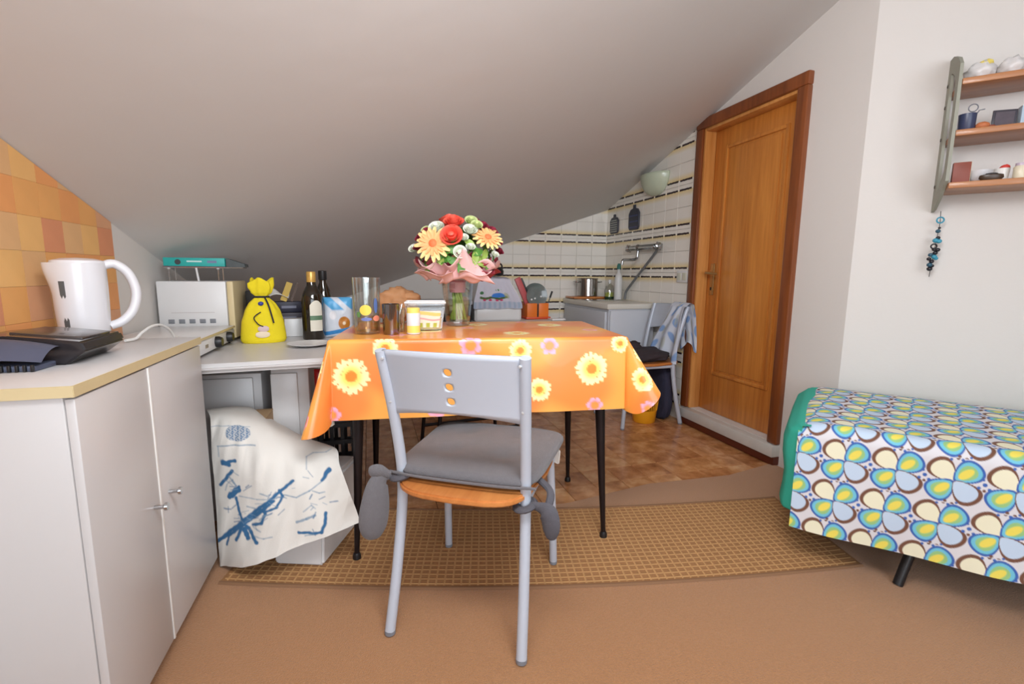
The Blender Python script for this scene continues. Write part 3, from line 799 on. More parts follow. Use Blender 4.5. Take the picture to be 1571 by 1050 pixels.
G().box((.0, -.0364, .022), (.055, .001, .006)).done('pale_mark', m_flat('mark_white', (200, 230, 228)), tb_)
G().box((.065, -.0364, .021), (.035, .001, .010)).done('mauve_mark', m_flat('mark_mauve', (112, 128, 160)), tb_)
bx = thing('dark_grey_box', 'slim dark grey box at the right end of the wire rack', 'box', (-.548, 2.348, T+.3165))
G().prism([(-.036, 0), (.036, 0), (.034, .012), (-.03, .034), (-.036, .034)], lambda a, b: (a, -.03, b), lambda a, b: (a, .035, b)).done('carton', mat('dark_grey_card', (74, 82, 84), .5, var=.25, vscale=30), bx)

sv = thing('portable_stove', 'white portable stove with closed cream-edged lid and black knobs', 'stove', (-.70, 2.035, T))
G().box((0, 0, .036), (.285, .46, .052), bev=.008).done('body', m_white2, sv)
ld_ = G().box((0, 0, .066), (.286, .465, .010), bev=.004).done('lid', m_white2, sv); G().box((.1435, 0, .066), (.003, .462, .008)).done('edge_band', m_cream, ld_)
for y in (-.03, .12): G().lathe([(0, 0), (.021, 0), (.021, .012), (.016, .022), (0, .022)], (.142, y, .036), 16, Matrix.Rotation(PI/2, 3, 'Y')).done('knob', m_black, sv)
G().box((.143, -.14, .036), (.002, .03, .012)).done('badge', mat('badge_grey', (150, 140, 128), .4), sv)
for x in (-.12, .12):
    for y in (-.2, .2): G().lathe([(0, 0), (.012, 0), (.012, .012), (0, .012)], (x, y, 0), 12).done('foot', m_black, sv)

m_yel = mat('yellow_felt', (232, 212, 32), .9, var=.08, vscale=25, bump=.3, bscale=160)
bg = thing('yellow_drawstring_bag', 'yellow cloth drawstring bag tied at the neck, on the white worktop', 'bag', (-.44, 2.235, T), facing(-.44, 2.235))
def bagf(a, b):
    an = 2*PI*a; z = .262*b
    prof = [(0, .080), (.04, .088), (.15, .086), (.35, .080), (.52, .066), (.64, .048), (.72, .026), (.75, .024), (.80, .038), (.90, .046), (1.0, .044)]
    r = np.interp(b, [p[0] for p in prof], [p[1] for p in prof])
    fold = 1 + .08*math.sin(an*7+1)*sm(np.array(b), .3, .72) + .16*math.sin(an*4)*sm(np.array(b), .78, 1)
    return (r*fold*math.cos(an), r*fold*.58*math.sin(an), z + .012*math.sin(an*3+.5)*sm(np.array(b), .8, 1))
G().grid(bagf, 48, 40, closed=True).lathe([(0, .001), (.080, 0)], (0, 0, 0), 48, sy=.58).done('cloth', m_yel, bg, ang=180)
m_cord = mat('dark_cord', (40, 36, 48), .8)
cd_ = G().tube([(.028*math.cos(2*PI*i/20), .0175*math.sin(2*PI*i/20), .193) for i in range(20)], .004, 8, closed=True).done('cord', m_cord, bg)
G().tube(arc([(.012, -.020, .192), (.024, -.040, .16), (.034, -.052, .115), (.040, -.054, .085)], 5), .0032, 8).done('cord_end', m_cord, cd_)
G().tube(arc([(-.006, -.050, .132), (-.026, -.053, .118), (-.032, -.055, .105), (-.018, -.056, .082), (.0, -.057, .072)], 5), .0022, 6).done('cord_end', m_cord, cd_)
G().blob((-.004, -.036, .166), (.011, .007, .009)).done('bead', mat('blue_bead', (52, 62, 150), .3), cd_)
G().blob((.0, -.0535, .062), (.022, .004, .013), e=.9).done('patch', mat('pale_mauve_patch', (214, 190, 190), .8), bg)
G().blob((-.004, -.0545, .038), (.028, .004, .014), e=.9).done('patch', mat('pale_cream_patch', (232, 216, 190), .8), bg)

def bottle(name, label, cat, loc, prof, gm, cap, capm, seg=28):
    t = thing(name, label, cat, loc)
    G().lathe(prof, seg=seg).done('bottle_body', gm, t, ang=50)
    G().lathe(cap, seg=20).done('cap', capm, t)
    return t
m_dkglass = mat('dark_bottle_glass', (34, 26, 16), .1, var=.2, coat=.5)
b1 = bottle('oil_bottle', 'tall dark oil bottle with a cream arched label and gold cap', 'bottle', (-.248, 2.29, T),
    [(0, 0), (.042, 0), (.046, .005), (.046, .165), (.042, .195), (.030, .222), (.020, .24), (.018, .268), (0, .268)], m_dkglass,
    [(0, .252), (.0185, .252), (.0195, .256), (.0195, .296), (.017, .3), (0, .3)], mat('gold_red_cap', (214, 170, 90), .35, .4, var=.3, vscale=60))
b1.rotation_euler.z = facing(-.248, 2.29)
def label(parent, name, m, r, a0, a1, z0, z1, arch=0.0, n=16):
    return G().grid(lambda a, b: (r*math.sin(a0+(a1-a0)*a), -r*math.cos(a0+(a1-a0)*a), z0+(z1-z0-arch*(2*a-1)**2)*b), n, 6).done(name, m, parent)
lb = label(b1, 'label', mat('cream_label', (226, 222, 206), .6, var=.05), .0466, -.25, .95, .04, .175, .022)
label(b1, 'label_band', mat('green_band', (96, 128, 100), .6), .0468, -.25, .95, .088, .108)
b2 = bottle('wine_bottle', 'black-capped dark bottle half hidden behind the gold-capped one', 'bottle', (-.21, 2.405, T),
    [(0, 0), (.038, 0), (.040, .005), (.040, .17), (.030, .215), (.016, .25), (.0155, .29), (0, .29)], m_dkglass,
    [(0, .262), (.0175, .262), (.0185, .266), (.0185, .304), (0, .306)], m_black)
cbx = thing('small_white_carton', 'small plain white carton between the yellow bag and the oil bottle', 'box', (-.345, 2.43, T), .15)
G().box((0, 0, .04), (.085, .06, .08), bev=.002).done('carton', m_white2, cbx); G().box((.0, 0, .0805), (.083, .058, .003)).done('flap', m_white, cbx)
for i, (z, w__, c) in enumerate(((.0, .15, (44, 46, 72)), (.052, .14, (58, 52, 64)), (.104, .13, (36, 36, 56)))):
    o = thing('dark_carton', ('dark blue carton at the bottom of the stack behind the small white carton', 'dark purplish carton in the middle of the stack behind the white carton', 'navy carton on top of the stack behind the white carton')[i], 'box', (-.385, 2.55, T+z), .1*i, 'dark cartons stacked on the worktop')
    G().box((0, 0, .0255), (w__, .09, .050), bev=.002).done('carton', mat('dark_card_%d' % i, c, .5), o); G().box((0, -.0455, .026), (w__*.5, .001, .012)).done('pale_mark', m_flat('mark_grey_blue', (120, 122, 140)), o)
o = thing('folded_paper', 'crumpled white paper lying on top of the dark cartons', 'paper', (-.425, 2.53, T+.1565))
G().grid(lambda a, b: (-.05+.1*a, -.03+.05*b, .015+.05*abs(math.sin(3.1*a+b))*(.4+.6*b)), 8, 6).done('sheet', mat('white_paper', (224, 222, 216), .7), o, solid=.001)
o = thing('yellow_card', 'mustard yellow card leaning on the dark cartons', 'card', (-.385, 2.515, T+.158), .1)
G().box((0, .005, .045), (.028, .003, .095), rot=(-.25, .35, 0)).done('card', mat('mustard_card', (196, 164, 72), .6, var=.15), o)
o = thing('dark_brown_card', 'dark brown card leaning beside the mustard card', 'card', (-.350, 2.515, T+.158), .1)
G().box((0, .005, .043), (.010, .003, .095), rot=(-.25, .35, 0)).done('card', mat('brown_card', (84, 64, 54), .6), o)
o = thing('black_carton', 'tall black carton between the mini oven and the yellow bag', 'box', (-.515, 2.47, T))
G().box((0, 0, .105), (.06, .08, .21), bev=.003).done('carton', m_black, o); G().box((.012, -.0405, .10), (.025, .001, .05)).done('pale_mark', m_flat('mark_grey', (150, 156, 166)), o)

# biscuit packet: printed pillow pack
m_pack = vmat('printed_foil', .35)
def pack(name, label_, loc, rz, w, h, th, fn, cat='packet'):
    t = thing(name, label_, cat, loc, rz)
    nu, nv = 48, 64; V, Fc, U = [], [], []
    for s in (-1, 1):
        o0 = len(V)
        for i in range(nu+1):
            for j in range(nv+1):
                a, b = i/nu, j/nv
                q = (max(0, 1-(2*a-1)**4)*max(0, 1-abs(2*b-1)**5))**.5
                crease = .0025*noise.noise(Vector((a*6, b*6, s)))
                V.append(((a-.5)*w*(1-.05*q), s*(th*.5*q+crease*q), h*b)); U.append((a, b))
        for i in range(nu):
            for j in range(nv):
                f = (o0+i*(nv+1)+j, o0+(i+1)*(nv+1)+j, o0+(i+1)*(nv+1)+j+1, o0+i*(nv+1)+j+1)
                Fc.append(f if s < 0 else f[::-1])
    U = np.array(U); from_arrays('pouch', V, Fc, m_pack, t, fn(U[:, 0], U[:, 1])); return t
def pr_biscuit(u, v):
    c = np.repeat(lin((214, 222, 232))[None], len(u), 0)
    c = mixc(c, lin((86, 170, 222)), sm(v, .66, .72)*sm(np.sin(u*9+v*14), -.6, -.2))
    c = mixc(c, lin((236, 236, 240)), sm(.14-np.hypot(u-.3, (v-.56)*1.2), 0, .03))
    r = np.hypot((u-.70)*.9, (v-.36)*1.15)
    c = mixc(c, lin((190, 122, 44)), sm(.20-r, 0, .02)); c = mixc(c, lin((232, 210, 176)), sm(.06-r, 0, .02))
    c = mixc(c, lin((56, 140, 206)), sm(.06-np.abs(v-.10-.12*u), 0, .02))
    return c
pack('biscuit_packet', 'blue and white biscuit packet beside the oil bottle', (-.143, 2.335, T), facing(-.13, 2.2), .125, .185, .06, pr_biscuit)
pl = thing('white_saucer', 'shallow white saucer at the front of the worktop beside the orange cloth', 'saucer', (-.243, 2.07, T))
G().lathe([(0, .002), (.045, .002), (.05, .004), (.082, .012), (.083, .014), (.05, .007), (0, .005)], seg=32).done('plate', m_white2, pl)

# ---------------------------------------------------------------- under the worktop
m_lin = vmat('printed_linen', .9, bump=.25, bscale=500)
CG = [[(-.598, 1.98, .487), (-.528, 1.98, .492), (-.451, 1.98, .482), (-.344, 1.93, .426), (-.224, 1.86, .372)],
      [(-.536, 1.80, .500), (-.467, 1.78, .506), (-.374, 1.76, .486), (-.268, 1.72, .434), (-.132, 1.70, .391)],
      [(-.522, 1.74, .388), (-.431, 1.68, .401), (-.335, 1.63, .399), (-.236, 1.61, .381), (-.114, 1.62, .357)],
      [(-.515, 1.72, .213), (-.410, 1.63, .253), (-.306, 1.58, .263), (-.197, 1.56, .280), (-.079, 1.585, .253)],
      [(-.515, 1.71, .012), (-.416, 1.60, .056), (-.310, 1.555, .106), (-.181, 1.54, .152), (-.055, 1.57, .171)]]
# print layout of the same grid, in its own flat units
CU = [[(318, 628), (350, 624), (385, 626), (430, 650), (480, 676)], [(318, 643), (355, 640), (400, 648), (450, 672), (515, 688)],
      [(322, 700), (365, 700), (410, 705), (460, 712), (522, 715)], [(328, 780), (375, 775), (425, 775), (480, 765), (540, 765)],
      [(335, 879), (375, 870), (425, 852), (490, 826), (553, 802)]]
def cr(p, t):
    n_ = len(p)-1; i = min(int(t*n_), n_-1); f = t*n_-i
    a, b, c, d_ = (np.array(p[max(i-1, 0)], float), np.array(p[i], float), np.array(p[i+1], float), np.array(p[min(i+2, n_)], float))
    return .5*(2*b+(c-a)*f+(2*a-5*b+4*c-d_)*f*f+(3*b-a-3*c+d_)*f**3)
nu, nv = 270, 310; V, Fc, U = [], [], []
for i in range(nu+1):
    for j in range(nv+1):
        a, b = i/nu, j/nv
        P_ = cr([cr(row, a) for row in CG], b); U.append(cr([cr(row, a) for row in CU], b))
        P_[1] -= (.012*noise.ridged_multi_fractal(Vector((a*3+b*1.5, b*2.4, 8)), 1.0, 2.0, 3, 1.0, 2.0)*.35+.009*noise.noise(Vector((a*5, b*3, 1)))+.0075*noise.noise(Vector((a*11+b*5, b*6, 4)))+.007*math.sin(a*15+b*2.0)*max(0, b-.2))
        V.append(P_)
for i in range(nu):
    for j in range(nv):
        q = i*(nv+1)+j; Fc.append((q, q+1, q+nv+2, q+nv+1))
U = np.array(U); px_, py_ = U[:, 0], U[:, 1]
lc = np.repeat(lin((226, 223, 216))[None], len(U), 0)
ink, ink2 = lin((52, 104, 148)), lin((120, 148, 172))
def seg_(x0, y0, x1, y1, w, c=ink, k=1.0, w2=None):
    global lc
    dx, dy = x1-x0, y1-y0; t = np.clip(((px_-x0)*dx+(py_-y0)*dy)/(dx*dx+dy*dy), 0, 1)
    ww = w if w2 is None else w+(w2-w)*t
    d_ = np.hypot(px_-x0-t*dx, py_-y0-t*dy); lc = mixc(lc, c, sm(ww*(.95+.22*np.sin(px_*.5+py_*.3)*np.sin(py_*.4-px_*.2))-d_, -1.1, 1.1)*k)
def poly_(pts, w, c=ink, k=1.0):
    for p, q in zip(pts, pts[1:]): seg_(*p, *q, w, c, k)
rr = np.hypot((px_-365)/21, (py_-664)/13)   # round seal
lc = mixc(lc, ink, sm(1-rr, 0, .1)*(.35+.55*sm(np.sin(px_*1.1+np.sin(py_*.9)*2)*np.sin(py_*.8+px_*.3), -.2, .4)))
poly_([(332, 684), (362, 682), (392, 683)], 1.0, ink2, .8); poly_([(333, 684), (334, 700)], 1.0, ink2, .6)
poly_([(340, 711), (350, 708), (362, 706)], 2.6); seg_(340, 708, 350, 712, 4)
seg_(336, 743, 356, 722, 3); poly_([(350, 730), (362, 745), (356, 735)], 1.2, ink2, .7)
seg_(352, 760, 364, 752, 5.5); seg_(356, 762, 366, 748, 3)
poly_([(361, 764), (366, 785), (374, 806)], 2.2)
seg_(332, 833, 450, 738, 3.4, w2=2.4); poly_([(332, 833), (352, 822), (385, 796), (420, 768)], 2.6)
poly_([(388, 806), (402, 802), (408, 786), (400, 780)], 2.4); poly_([(408, 784), (425, 778), (434, 762), (428, 752)], 2.0); poly_([(380, 800), (395, 790), (410, 775)], 3.0)
seg_(378, 808, 394, 832, 3.0); seg_(372, 806, 362, 830, 2.6); seg_(350, 822, 346, 840, 1.8); seg_(374, 812, 380, 826, 4)
poly_([(436, 760), (455, 764), (475, 752), (497, 735)], 1.0, ink2, .8); seg_(494, 736, 504, 720, 2.2, w2=4.5)
poly_([(366, 762), (395, 766), (425, 764)], .8, ink2, .7)
poly_([(470, 700), (480, 694), (500, 692), (508, 688)], .8, ink2, .6); poly_([(470, 700), (470, 720)], .8, ink2, .6)
poly_([(455, 802), (470, 796), (484, 790)], 2.0, ink2, .8); poly_([(458, 818), (480, 818), (494, 814)], 2.2); poly_([(494, 815), (499, 800), (500, 786)], 2.6); poly_([(480, 752), (490, 756), (498, 754)], 1.0, ink2, .7)
poly_([(390, 822), (405, 826), (418, 824)], 1.0, ink2, .6); poly_([(466, 785), (478, 775), (484, 780)], 1.0, ink2, .6)
poly_([(318, 655), (350, 653), (384, 654)], .7, ink2, .6)
random.seed(9)
for _ in range(60):   # fine pen hatching between the bold strokes
    x_, y_ = random.choice(((360, 740), (385, 800), (410, 775), (430, 755), (480, 805), (490, 780), (365, 790), (470, 740)))
    x_ += random.uniform(-18, 18); y_ += random.uniform(-16, 16); seg_(x_, y_, x_+random.uniform(-14, 14), y_+random.uniform(-10, 4), random.uniform(.4, 1.2), random.choice((ink, ink2)), .7)
o = from_arrays('linen_cloth', V, Fc, m_lin, None, lc); tag(o, 'creased off-white linen cloth with a blue print, draped over boxes under the worktop', 'cloth')
bw = thing('white_box', 'white box under the printed linen cloth, its lower corner showing', 'box', (-.215, 1.76, .0122), math.radians(-20))
g = G().prism([(-.085, -.135), (.085, -.135), (.095, .135), (-.085, .135)], lambda a, b: (a, b, 0), lambda a, b: (a*1.05, b*.98+.02, .27)); bmesh.ops.bevel(g.bm, geom=list(g.bm.edges), offset=.008, segments=2, affect='EDGES'); g.done('carton', m_white2, bw)
G().box((0, .02, .273), (.175, .265, .012), bev=.004).done('lid', m_white2, bw)
hd = thing('covered_carton', 'tall carton hidden beneath the left half of the printed linen cloth', 'box', (-.450, 1.90, .0122))
G().box((0, 0, .23), (.15, .16, .455), bev=.004).done('carton', mat('cardboard', (170, 140, 104), .8), hd); G().box((0, 0, .4595), (.151, .161, .004)).done('flap', mat('cardboard', (170, 140, 104), .8), hd)
cr_ = thing('black_crate', 'black plastic lattice crate under the corner of the dining table', 'crate', (-.145, 2.08, 0.0122))
for s in (-1, 1):
    for z in (.03, .10, .17, .24, .31, .38): G().box((0, s*.12, z), (.165, .008, .018)).done('slat', m_black, cr_)
    for z in (.03, .10, .17, .24, .31, .38): G().box((s*.0785, 0, z), (.008, .24, .018)).done('slat', m_black, cr_)
    for x in (-.06, -.02, .02, .06): G().box((x, s*.114, .21), (.014, .004, .36)).done('upright', m_black, cr_)
    for y in (-.09, -.045, 0, .045, .09): G().box((s*.073, y, .21), (.004, .014, .36)).done('upright', m_black, cr_)
G().box((0, 0, .006), (.16, .235, .012)).done('bottom', m_black, cr_); G().box((0, 0, .395), (.17, .25, .012), bev=.003).done('lid', m_black, cr_)
def pr_red(u, v):
    c = np.repeat(lin((176, 30, 30))[None], len(u), 0)
    return mixc(c, lin((232, 190, 60)), sm(.18-np.abs(v-.55), 0, .04)*sm(.34-np.abs(u-.5), 0, .05))
pack('red_food_packet', 'red packet with a yellow panel, on the black crate', (-.19, 2.02, .4145), .1, .07, .20, .04, pr_red)
def pr_dk(u, v):
    c = np.repeat(lin((70, 60, 52))[None], len(u), 0)
    return mixc(c, lin((200, 190, 160)), sm(.12-np.abs(v-.3), 0, .04))
pack('dark_food_packet', 'dark packet with a pale band behind the red one on the crate', (-.125, 2.10, .4145), .0, .07, .19, .04, pr_dk)

# ---------------------------------------------------------------- things on the dining table
TZ = CZ + .0008
m_clear = clear('clear_glass', (.93, .95, .94), .16); m_clear2 = clear('clear_plastic', (.90, .92, .92), .20, .12)
pt = thing('glass_pitcher', 'tall clear glass pitcher with coloured fruit motifs on the orange cloth', 'pitcher', (-.012, 1.735, TZ), facing(-.012, 1.735))
G().lathe([(0, .002), (.040, 0), (.043, .004), (.0475, .195), (.046, .195), (.041, .010), (0, .008)], seg=36).done('glass', m_clear, pt)
def decal(parent, name, col, r0, a, z, ra, rz_):
    G().grid(lambda p, q: ((r0)*math.sin(a+ra*q*math.cos(2*PI*p)), -(r0)*math.cos(a+ra*q*math.cos(2*PI*p)), z+rz_*q*math.sin(2*PI*p)), 20, 3, closed=True).done(name, m_flat('decal_%d_%d_%d' % col, col), parent)
decal(pt, 'fruit_motif', (226, 204, 84), .0475, -.1, .085, .42, .018); decal(pt, 'fruit_motif', (84, 108, 160), .0478, .66, .100, .16, .026)
decal(pt, 'fruit_motif', (104, 118, 176), .0470, -.05, .054, .40, .006); decal(pt, 'fruit_motif', (222, 132, 104), .0470, .72, .056, .30, .010); decal(pt, 'fruit_motif', (90, 130, 70), .0474, -.62, .070, .16, .010)
G().lathe([(0, .0), (.040, 0), (.0413, .048), (0, .049)], (0, 0, .011), 32).done('drink', clear('pale_peach_drink', (1.0, .84, .62), .05), pt)
gl = thing('steel_tumbler', 'shiny dark steel tumbler beside the glass pitcher', 'tumbler', (.068, 1.70, TZ))
G().lathe([(0, 0), (.026, 0), (.028, .004), (.0305, .103), (.031, .105), (.029, .105), (.0265, .006), (0, .005)], seg=36).done('cup', mat('dark_steel', (140, 138, 140), .12, 1.0), gl)
g2 = thing('small_drinking_glass', 'small clear drinking glass between the steel tumbler and white bottle', 'glass', (.098, 1.765, TZ))
G().lathe([(0, .002), (.018, 0), (.022, .085), (.021, .085), (.017, .006), (0, .006)], seg=28).done('glass', m_clear, g2)
G().tube([(-.010, 0, .012), (.012, .004, .10)], .002, 6).done('spoon_handle', m_chrome, g2)
jr = thing('white_pill_bottle', 'small white bottle with yellow lid and band in front of the tub', 'bottle', (.143, 1.69, TZ))
G().lathe([(0, 0), (.022, 0), (.0235, .003), (.0235, .072), (.0215, .076), (0, .076)], seg=28).done('bottle_body', m_white2, jr)
m_py = mat('pale_yellow_plastic', (238, 216, 110), .4)
G().lathe([(0, .074), (.0225, .074), (.0225, .090), (.020, .092), (0, .092)], seg=28).done('cap', m_py, jr); label(jr, 'label_band', m_py, .0238, -PI, PI, .006, .03, n=32)
tu = thing('plastic_tub', 'clear rectangular plastic tub with a striped label, beside the vase', 'tub', (.200, 1.815, TZ), math.radians(-8))
def tub(w0, d0, w1, d1, z0, z1, open_=True):
    g = G(); ps = lambda w, d_, z: [g.bm.verts.new((sx*w/2, sy*d_/2, z)) for sx, sy in ((-1, -1), (1, -1), (1, 1), (-1, 1))]
    A, B = ps(w0, d0, z0), ps(w1, d1, z1)
    g.bm.faces.new(A[::-1])
    for i in range(4): g.bm.faces.new((A[i], A[(i+1) % 4], B[(i+1) % 4], B[i]))
    if not open_: g.bm.faces.new(B)
    bmesh.ops.bevel(g.bm, geom=[e for e in g.bm.edges if abs(e.verts[0].co.z-e.verts[1].co.z) > .01], offset=.012, segments=4, affect='EDGES')
    return g
tub(.118, .085, .150, .112, 0.0, .104).done('tub_body', m_clear2, tu)
G().tube([(-.073, -.055, .104), (.073, -.055, .104), (.073, .055, .104), (-.073, .055, .104)], .0035, 8, closed=True).done('rim', mat('milky_plastic', (222, 224, 224), .4), tu)
tub(.108, .075, .118, .084, .004, .045, False).done('spread', mat('cream_spread', (230, 206, 150), .6), tu)
nu, nv = 40, 30; V, Fc, U = [], [], []
for i in range(nu+1):
    for j in range(nv+1):
        a, b = i/nu, j/nv; z = .012+.062*b; hw_ = (.118+(.150-.118)*z/.104)/2-.013
        V.append(((2*a-1)*hw_, -((.085+(.112-.085)*z/.104)/2+.0012), z)); U.append((a, b))
for i in range(nu):
    for j in range(nv):
        q = i*(nv+1)+j; Fc.append((q, q+nv+1, q+nv+2, q+1))
U = np.array(U); c = np.repeat(lin((232, 222, 206))[None], len(U), 0)
c = mixc(c, lin((238, 200, 120)), sm(.12-np.abs(U[:, 1]-.83-.05*np.sin(U[:, 0]*5)), 0, .03)); c = mixc(c, lin((226, 160, 160)), sm(.07-np.abs(U[:, 1]-.5-.06*np.sin(U[:, 0]*6)), 0, .04)); c = mixc(c, lin((176, 178, 70)), sm(.16-np.abs(U[:, 1]-.14), 0, .04)*sm(np.sin(U[:, 0]*24), -.5, .3))
from_arrays('label', V, Fc, m_pack, tu, c)
br = thing('bread_bag', 'crumpled brown paper bag of bread behind the tub and pitcher', 'bag', (.105, 2.02, TZ))
G().blob((0, 0, .078), (.080, .056, .074), 4, .30, 3.2).done('paper', mat('brown_paper', (176, 126, 84), .7, var=.2, vscale=18, bump=.5, bscale=40), br, ang=180)
G().blob((.05, -.012, .112), (.045, .03, .022), 3, .25, 3).done('twisted_top', mat('brown_paper', (176, 126, 84), .7), br, ang=180)

va = thing('glass_vase', 'faceted clear glass vase of water on the orange cloth, holding the bouquet', 'vase', (.342, 1.93, TZ), .2)
G().lathe([(0, .002), (.044, 0), (.048, .004), (.050, .020), (.070, .218), (.068, .218), (.047, .022), (0, .018)], seg=12).done('glass', clear('vase_glass', (.92, .94, .93), .14), va, ang=20)
G().lathe([(0, .0), (.046, 0), (.054, .085), (0, .085)], (0, 0, .020), 12).done('water', clear('vase_water', (.90, .94, .84), .05), va, ang=20)
bq = thing('flower_bouquet', 'mixed bouquet of orange gerberas, red roses and greenery in pink paper', 'bouquet', (.342, 1.93, TZ), facing(.342, 1.93))
m_stem = mat('stem_green', (158, 190, 92), .5, var=.25, vscale=30); m_leaf = mat('leaf_green', (80, 134, 52), .5, var=.4, vscale=25); m_leaf2 = mat('pale_leaf', (150, 176, 84), .5, var=.25, vscale=25)
for i in range(24):
    an = 2*PI*i/24*2.4; r0 = .010+.032*((i*7) % 24)/24
    G().tube([(r0*1.0*math.cos(an+2.5), r0*math.sin(an+2.5), .026), (r0*.5*math.cos(an+1), r0*.5*math.sin(an+1), .13), (.013*math.cos(an), .013*math.sin(an), .20), (.05*math.cos(an), .05*math.sin(an), .30)], .0042, 7).done('stem', m_stem, bq)
m_ribbon = mat('pink_ribbon', (238, 168, 178), .4, var=.15, vscale=30)
G().lathe([(.030, .135), (.034, .15), (.031, .19), (.034, .195)], seg=20).done('ribbon', m_ribbon, bq)
G().lathe([(.0345, .176), (.0355, .18), (.0345, .184)], seg=20).done('ribbon_band', mat('red_ribbon', (190, 50, 72), .4), bq)
m_wrap = mat('pink_wrapping', (232, 190, 188), .45, var=.14, vscale=14); m_burg = mat('burgundy_wrapping', (150, 52, 66), .5, var=.2, vscale=20)
def wrapf(off, zs, rs, k, sx=0.0):
    def f(a, b):
        an = 2*PI*a; r = .028+off+(rs-.028)*b**.8; z = .185+(zs)*b**1.2
        r *= 1+.10*b*math.sin(an*k+sx); z += .016*b*math.sin(an*k*1.5+1+sx) + .030*b*math.exp(-((math.sin((an+PI/2-.25)/2))/.13)**2)
        return (r*math.cos(an), r*.92*math.sin(an), z)
    return f
G().grid(wrapf(.004, .066, .160, 7), 84, 10, closed=True).done('wrapping_paper', m_wrap, bq, ang=180, solid=.0012)
G().grid(wrapf(.0, .078, .152, 8, 1.0), 84, 10, closed=True).done('lining_paper', m_burg, bq, ang=180, solid=.0012)
# folded flap across the front
G().grid(lambda a, b: ((a-.42)*.22*(1-.78*b)+.020, -.118-.046*b+.02*(2*a-1)**2+.012*math.sin(a*9), .200+.105*b-.03*abs(2*a-1)), 20, 8).done('paper_flap', m_wrap, bq, solid=.0012)
for k_, (ax, zz_, wd) in enumerate(((-2.15, .206, .10), (-1.05, .208, .10), (-2.75, .216, .09), (-.45, .216, .09))):
    fl_ = G().grid(lambda a, b: ((lambda an, r: (r*math.cos(an), r*.92*math.sin(an), zz_-.025+.060*b-.030*b*b+.010*math.sin(a*7+k_)))(ax+(a-.5)*.95, .118+.050*b+.010*math.sin(a*8+k_*2))), 16, 8)
    fl_.done('paper_flap', (m_wrap, m_burg)[k_ % 2 if k_ > 1 else 0], bq, solid=.0012, ang=180)
G().grid(lambda a, b: ((-.165+.06*b+.12*a*b)+.05*a, .04+.03*a, .25-.10*b*a-.02*a), 8, 6).done('brown_back_sheet', mat('grey_brown_sheet', (122, 100, 84), .7), bq, solid=.0015)  # grey-brown sheet behind the lower left of the wrapping
def orient(n_):
    return Vector(n_).to_track_quat('Z', 'Y').to_matrix()
def gerbera(c, n_, R, cp, cp2, cc):
    mx = Matrix.Translation(c) @ orient(n_).to_4x4()
    fo = G().lathe([(0, .012), (R*.12, .011), (R*.22, .005), (R*.18, -.006), (0, -.012)], (0, 0, 0), 14).done('flower_centre', cc, bq); fo.matrix_local = mx
    for ly, (nn, rr_, tilt, m_) in enumerate(((17, R, .05, cp), (14, R*.74, .35, cp2))):
        for i in range(nn):
            an = 2*PI*(i+.5*ly)/nn+random.uniform(-.06, .06); L_ = rr_*random.uniform(.92, 1.06); w_ = L_*.24
            g = G().grid(lambda a, b: (L_*(.16+.84*a), w_*(b-.5)*2*math.sin(PI*min(1, .12+.80*a))**.6*.55, tilt*L_*a*.6 - .10*L_*a*a + .12*w_*(2*b-1)**2), 6, 4)
            bmesh.ops.transform(g.bm, matrix=Matrix.Rotation(an, 4, 'Z'), verts=g.bm.verts); g.done('petal', m_, fo, ang=180)
def rose(c, n_, R, m_):
    fo = G().blob((0, 0, 0), (R*.5, R*.5, R*.55), 2).done('rose', m_, bq); fo.matrix_local = Matrix.Translation(c) @ orient(n_).to_4x4()
    for ly in range(4):
        for i in range(4+ly):
            an = 2*PI*i/(4+ly)+ly*.7; r_ = R*(.42+.2*ly); hh_ = R*(1.0-.14*ly)
            g = G().grid(lambda a, b: ((lambda t, q: (q*math.cos(t), q*math.sin(t), -.45*R+hh_*1.3*b - .1*R*(2*a-1)**2*b))(an+(a-.5)*2.2*(.75+.25*b), r_*(.45+.55*b**.7)+(.10*R*ly*.6)*b**4)), 7, 5)
            g.done('petal', m_, fo, ang=180)
m_peach = mat('peach_petal', (255, 206, 140), .6, var=.1, vscale=40); m_peach2 = mat('orange_petal', (252, 172, 112), .6, var=.1, vscale=40); m_cent = mat('flower_eye', (236, 120, 70), .7, var=.2, vscale=90)
m_red = mat('coral_red_petal', (244, 104, 84), .55, var=.15, vscale=40); m_dred = mat('dark_red_petal', (150, 44, 66), .6, var=.25, vscale=40); m_wht = mat('white_petal', (232, 236, 222), .6, var=.06, vscale=40); m_cgrn = mat('cream_green_petal', (210, 220, 160), .6, var=.1)
gerbera((-.090, -.128, .322), (-.2, -1, .35), .070, m_peach, m_peach2, m_cent)
gerbera((.118, -.092, .350), (.25, -.85, .8), .060, m_peach, m_peach2, m_cent)
rose((-.012, -.085, .402), (-.05, -.6, 1), .034, m_red); rose((-.020, -.130, .350), (-.1, -1, .5), .036, m_red); rose((-.03, .02, .415), (0, .1, 1), .036, m_red)
rose((.010, -.145, .290), (.1, -1, .35), .022, m_wht)
for c_, r_, m_ in (((.05, -.10, .375), .024, m_wht), ((.075, -.085, .395), .020, m_cgrn), ((-.078, -.06, .385), .026, m_wht), ((-.165, -.04, .305), .020, m_wht), ((.055, -.04, .415), .022, m_cgrn), ((.14, -.09, .315), .014, m_wht),
    ((.145, -.10, .285), .013, m_wht), ((.1, .0, .40), .020, m_cgrn), ((-.12, .02, .38), .020, m_cgrn), ((.025, -.125, .345), .016, m_wht), ((.05, -.13, .31), .016, m_wht)): rose(c_, (c_[0]*2, -.8, .8), r_, m_)
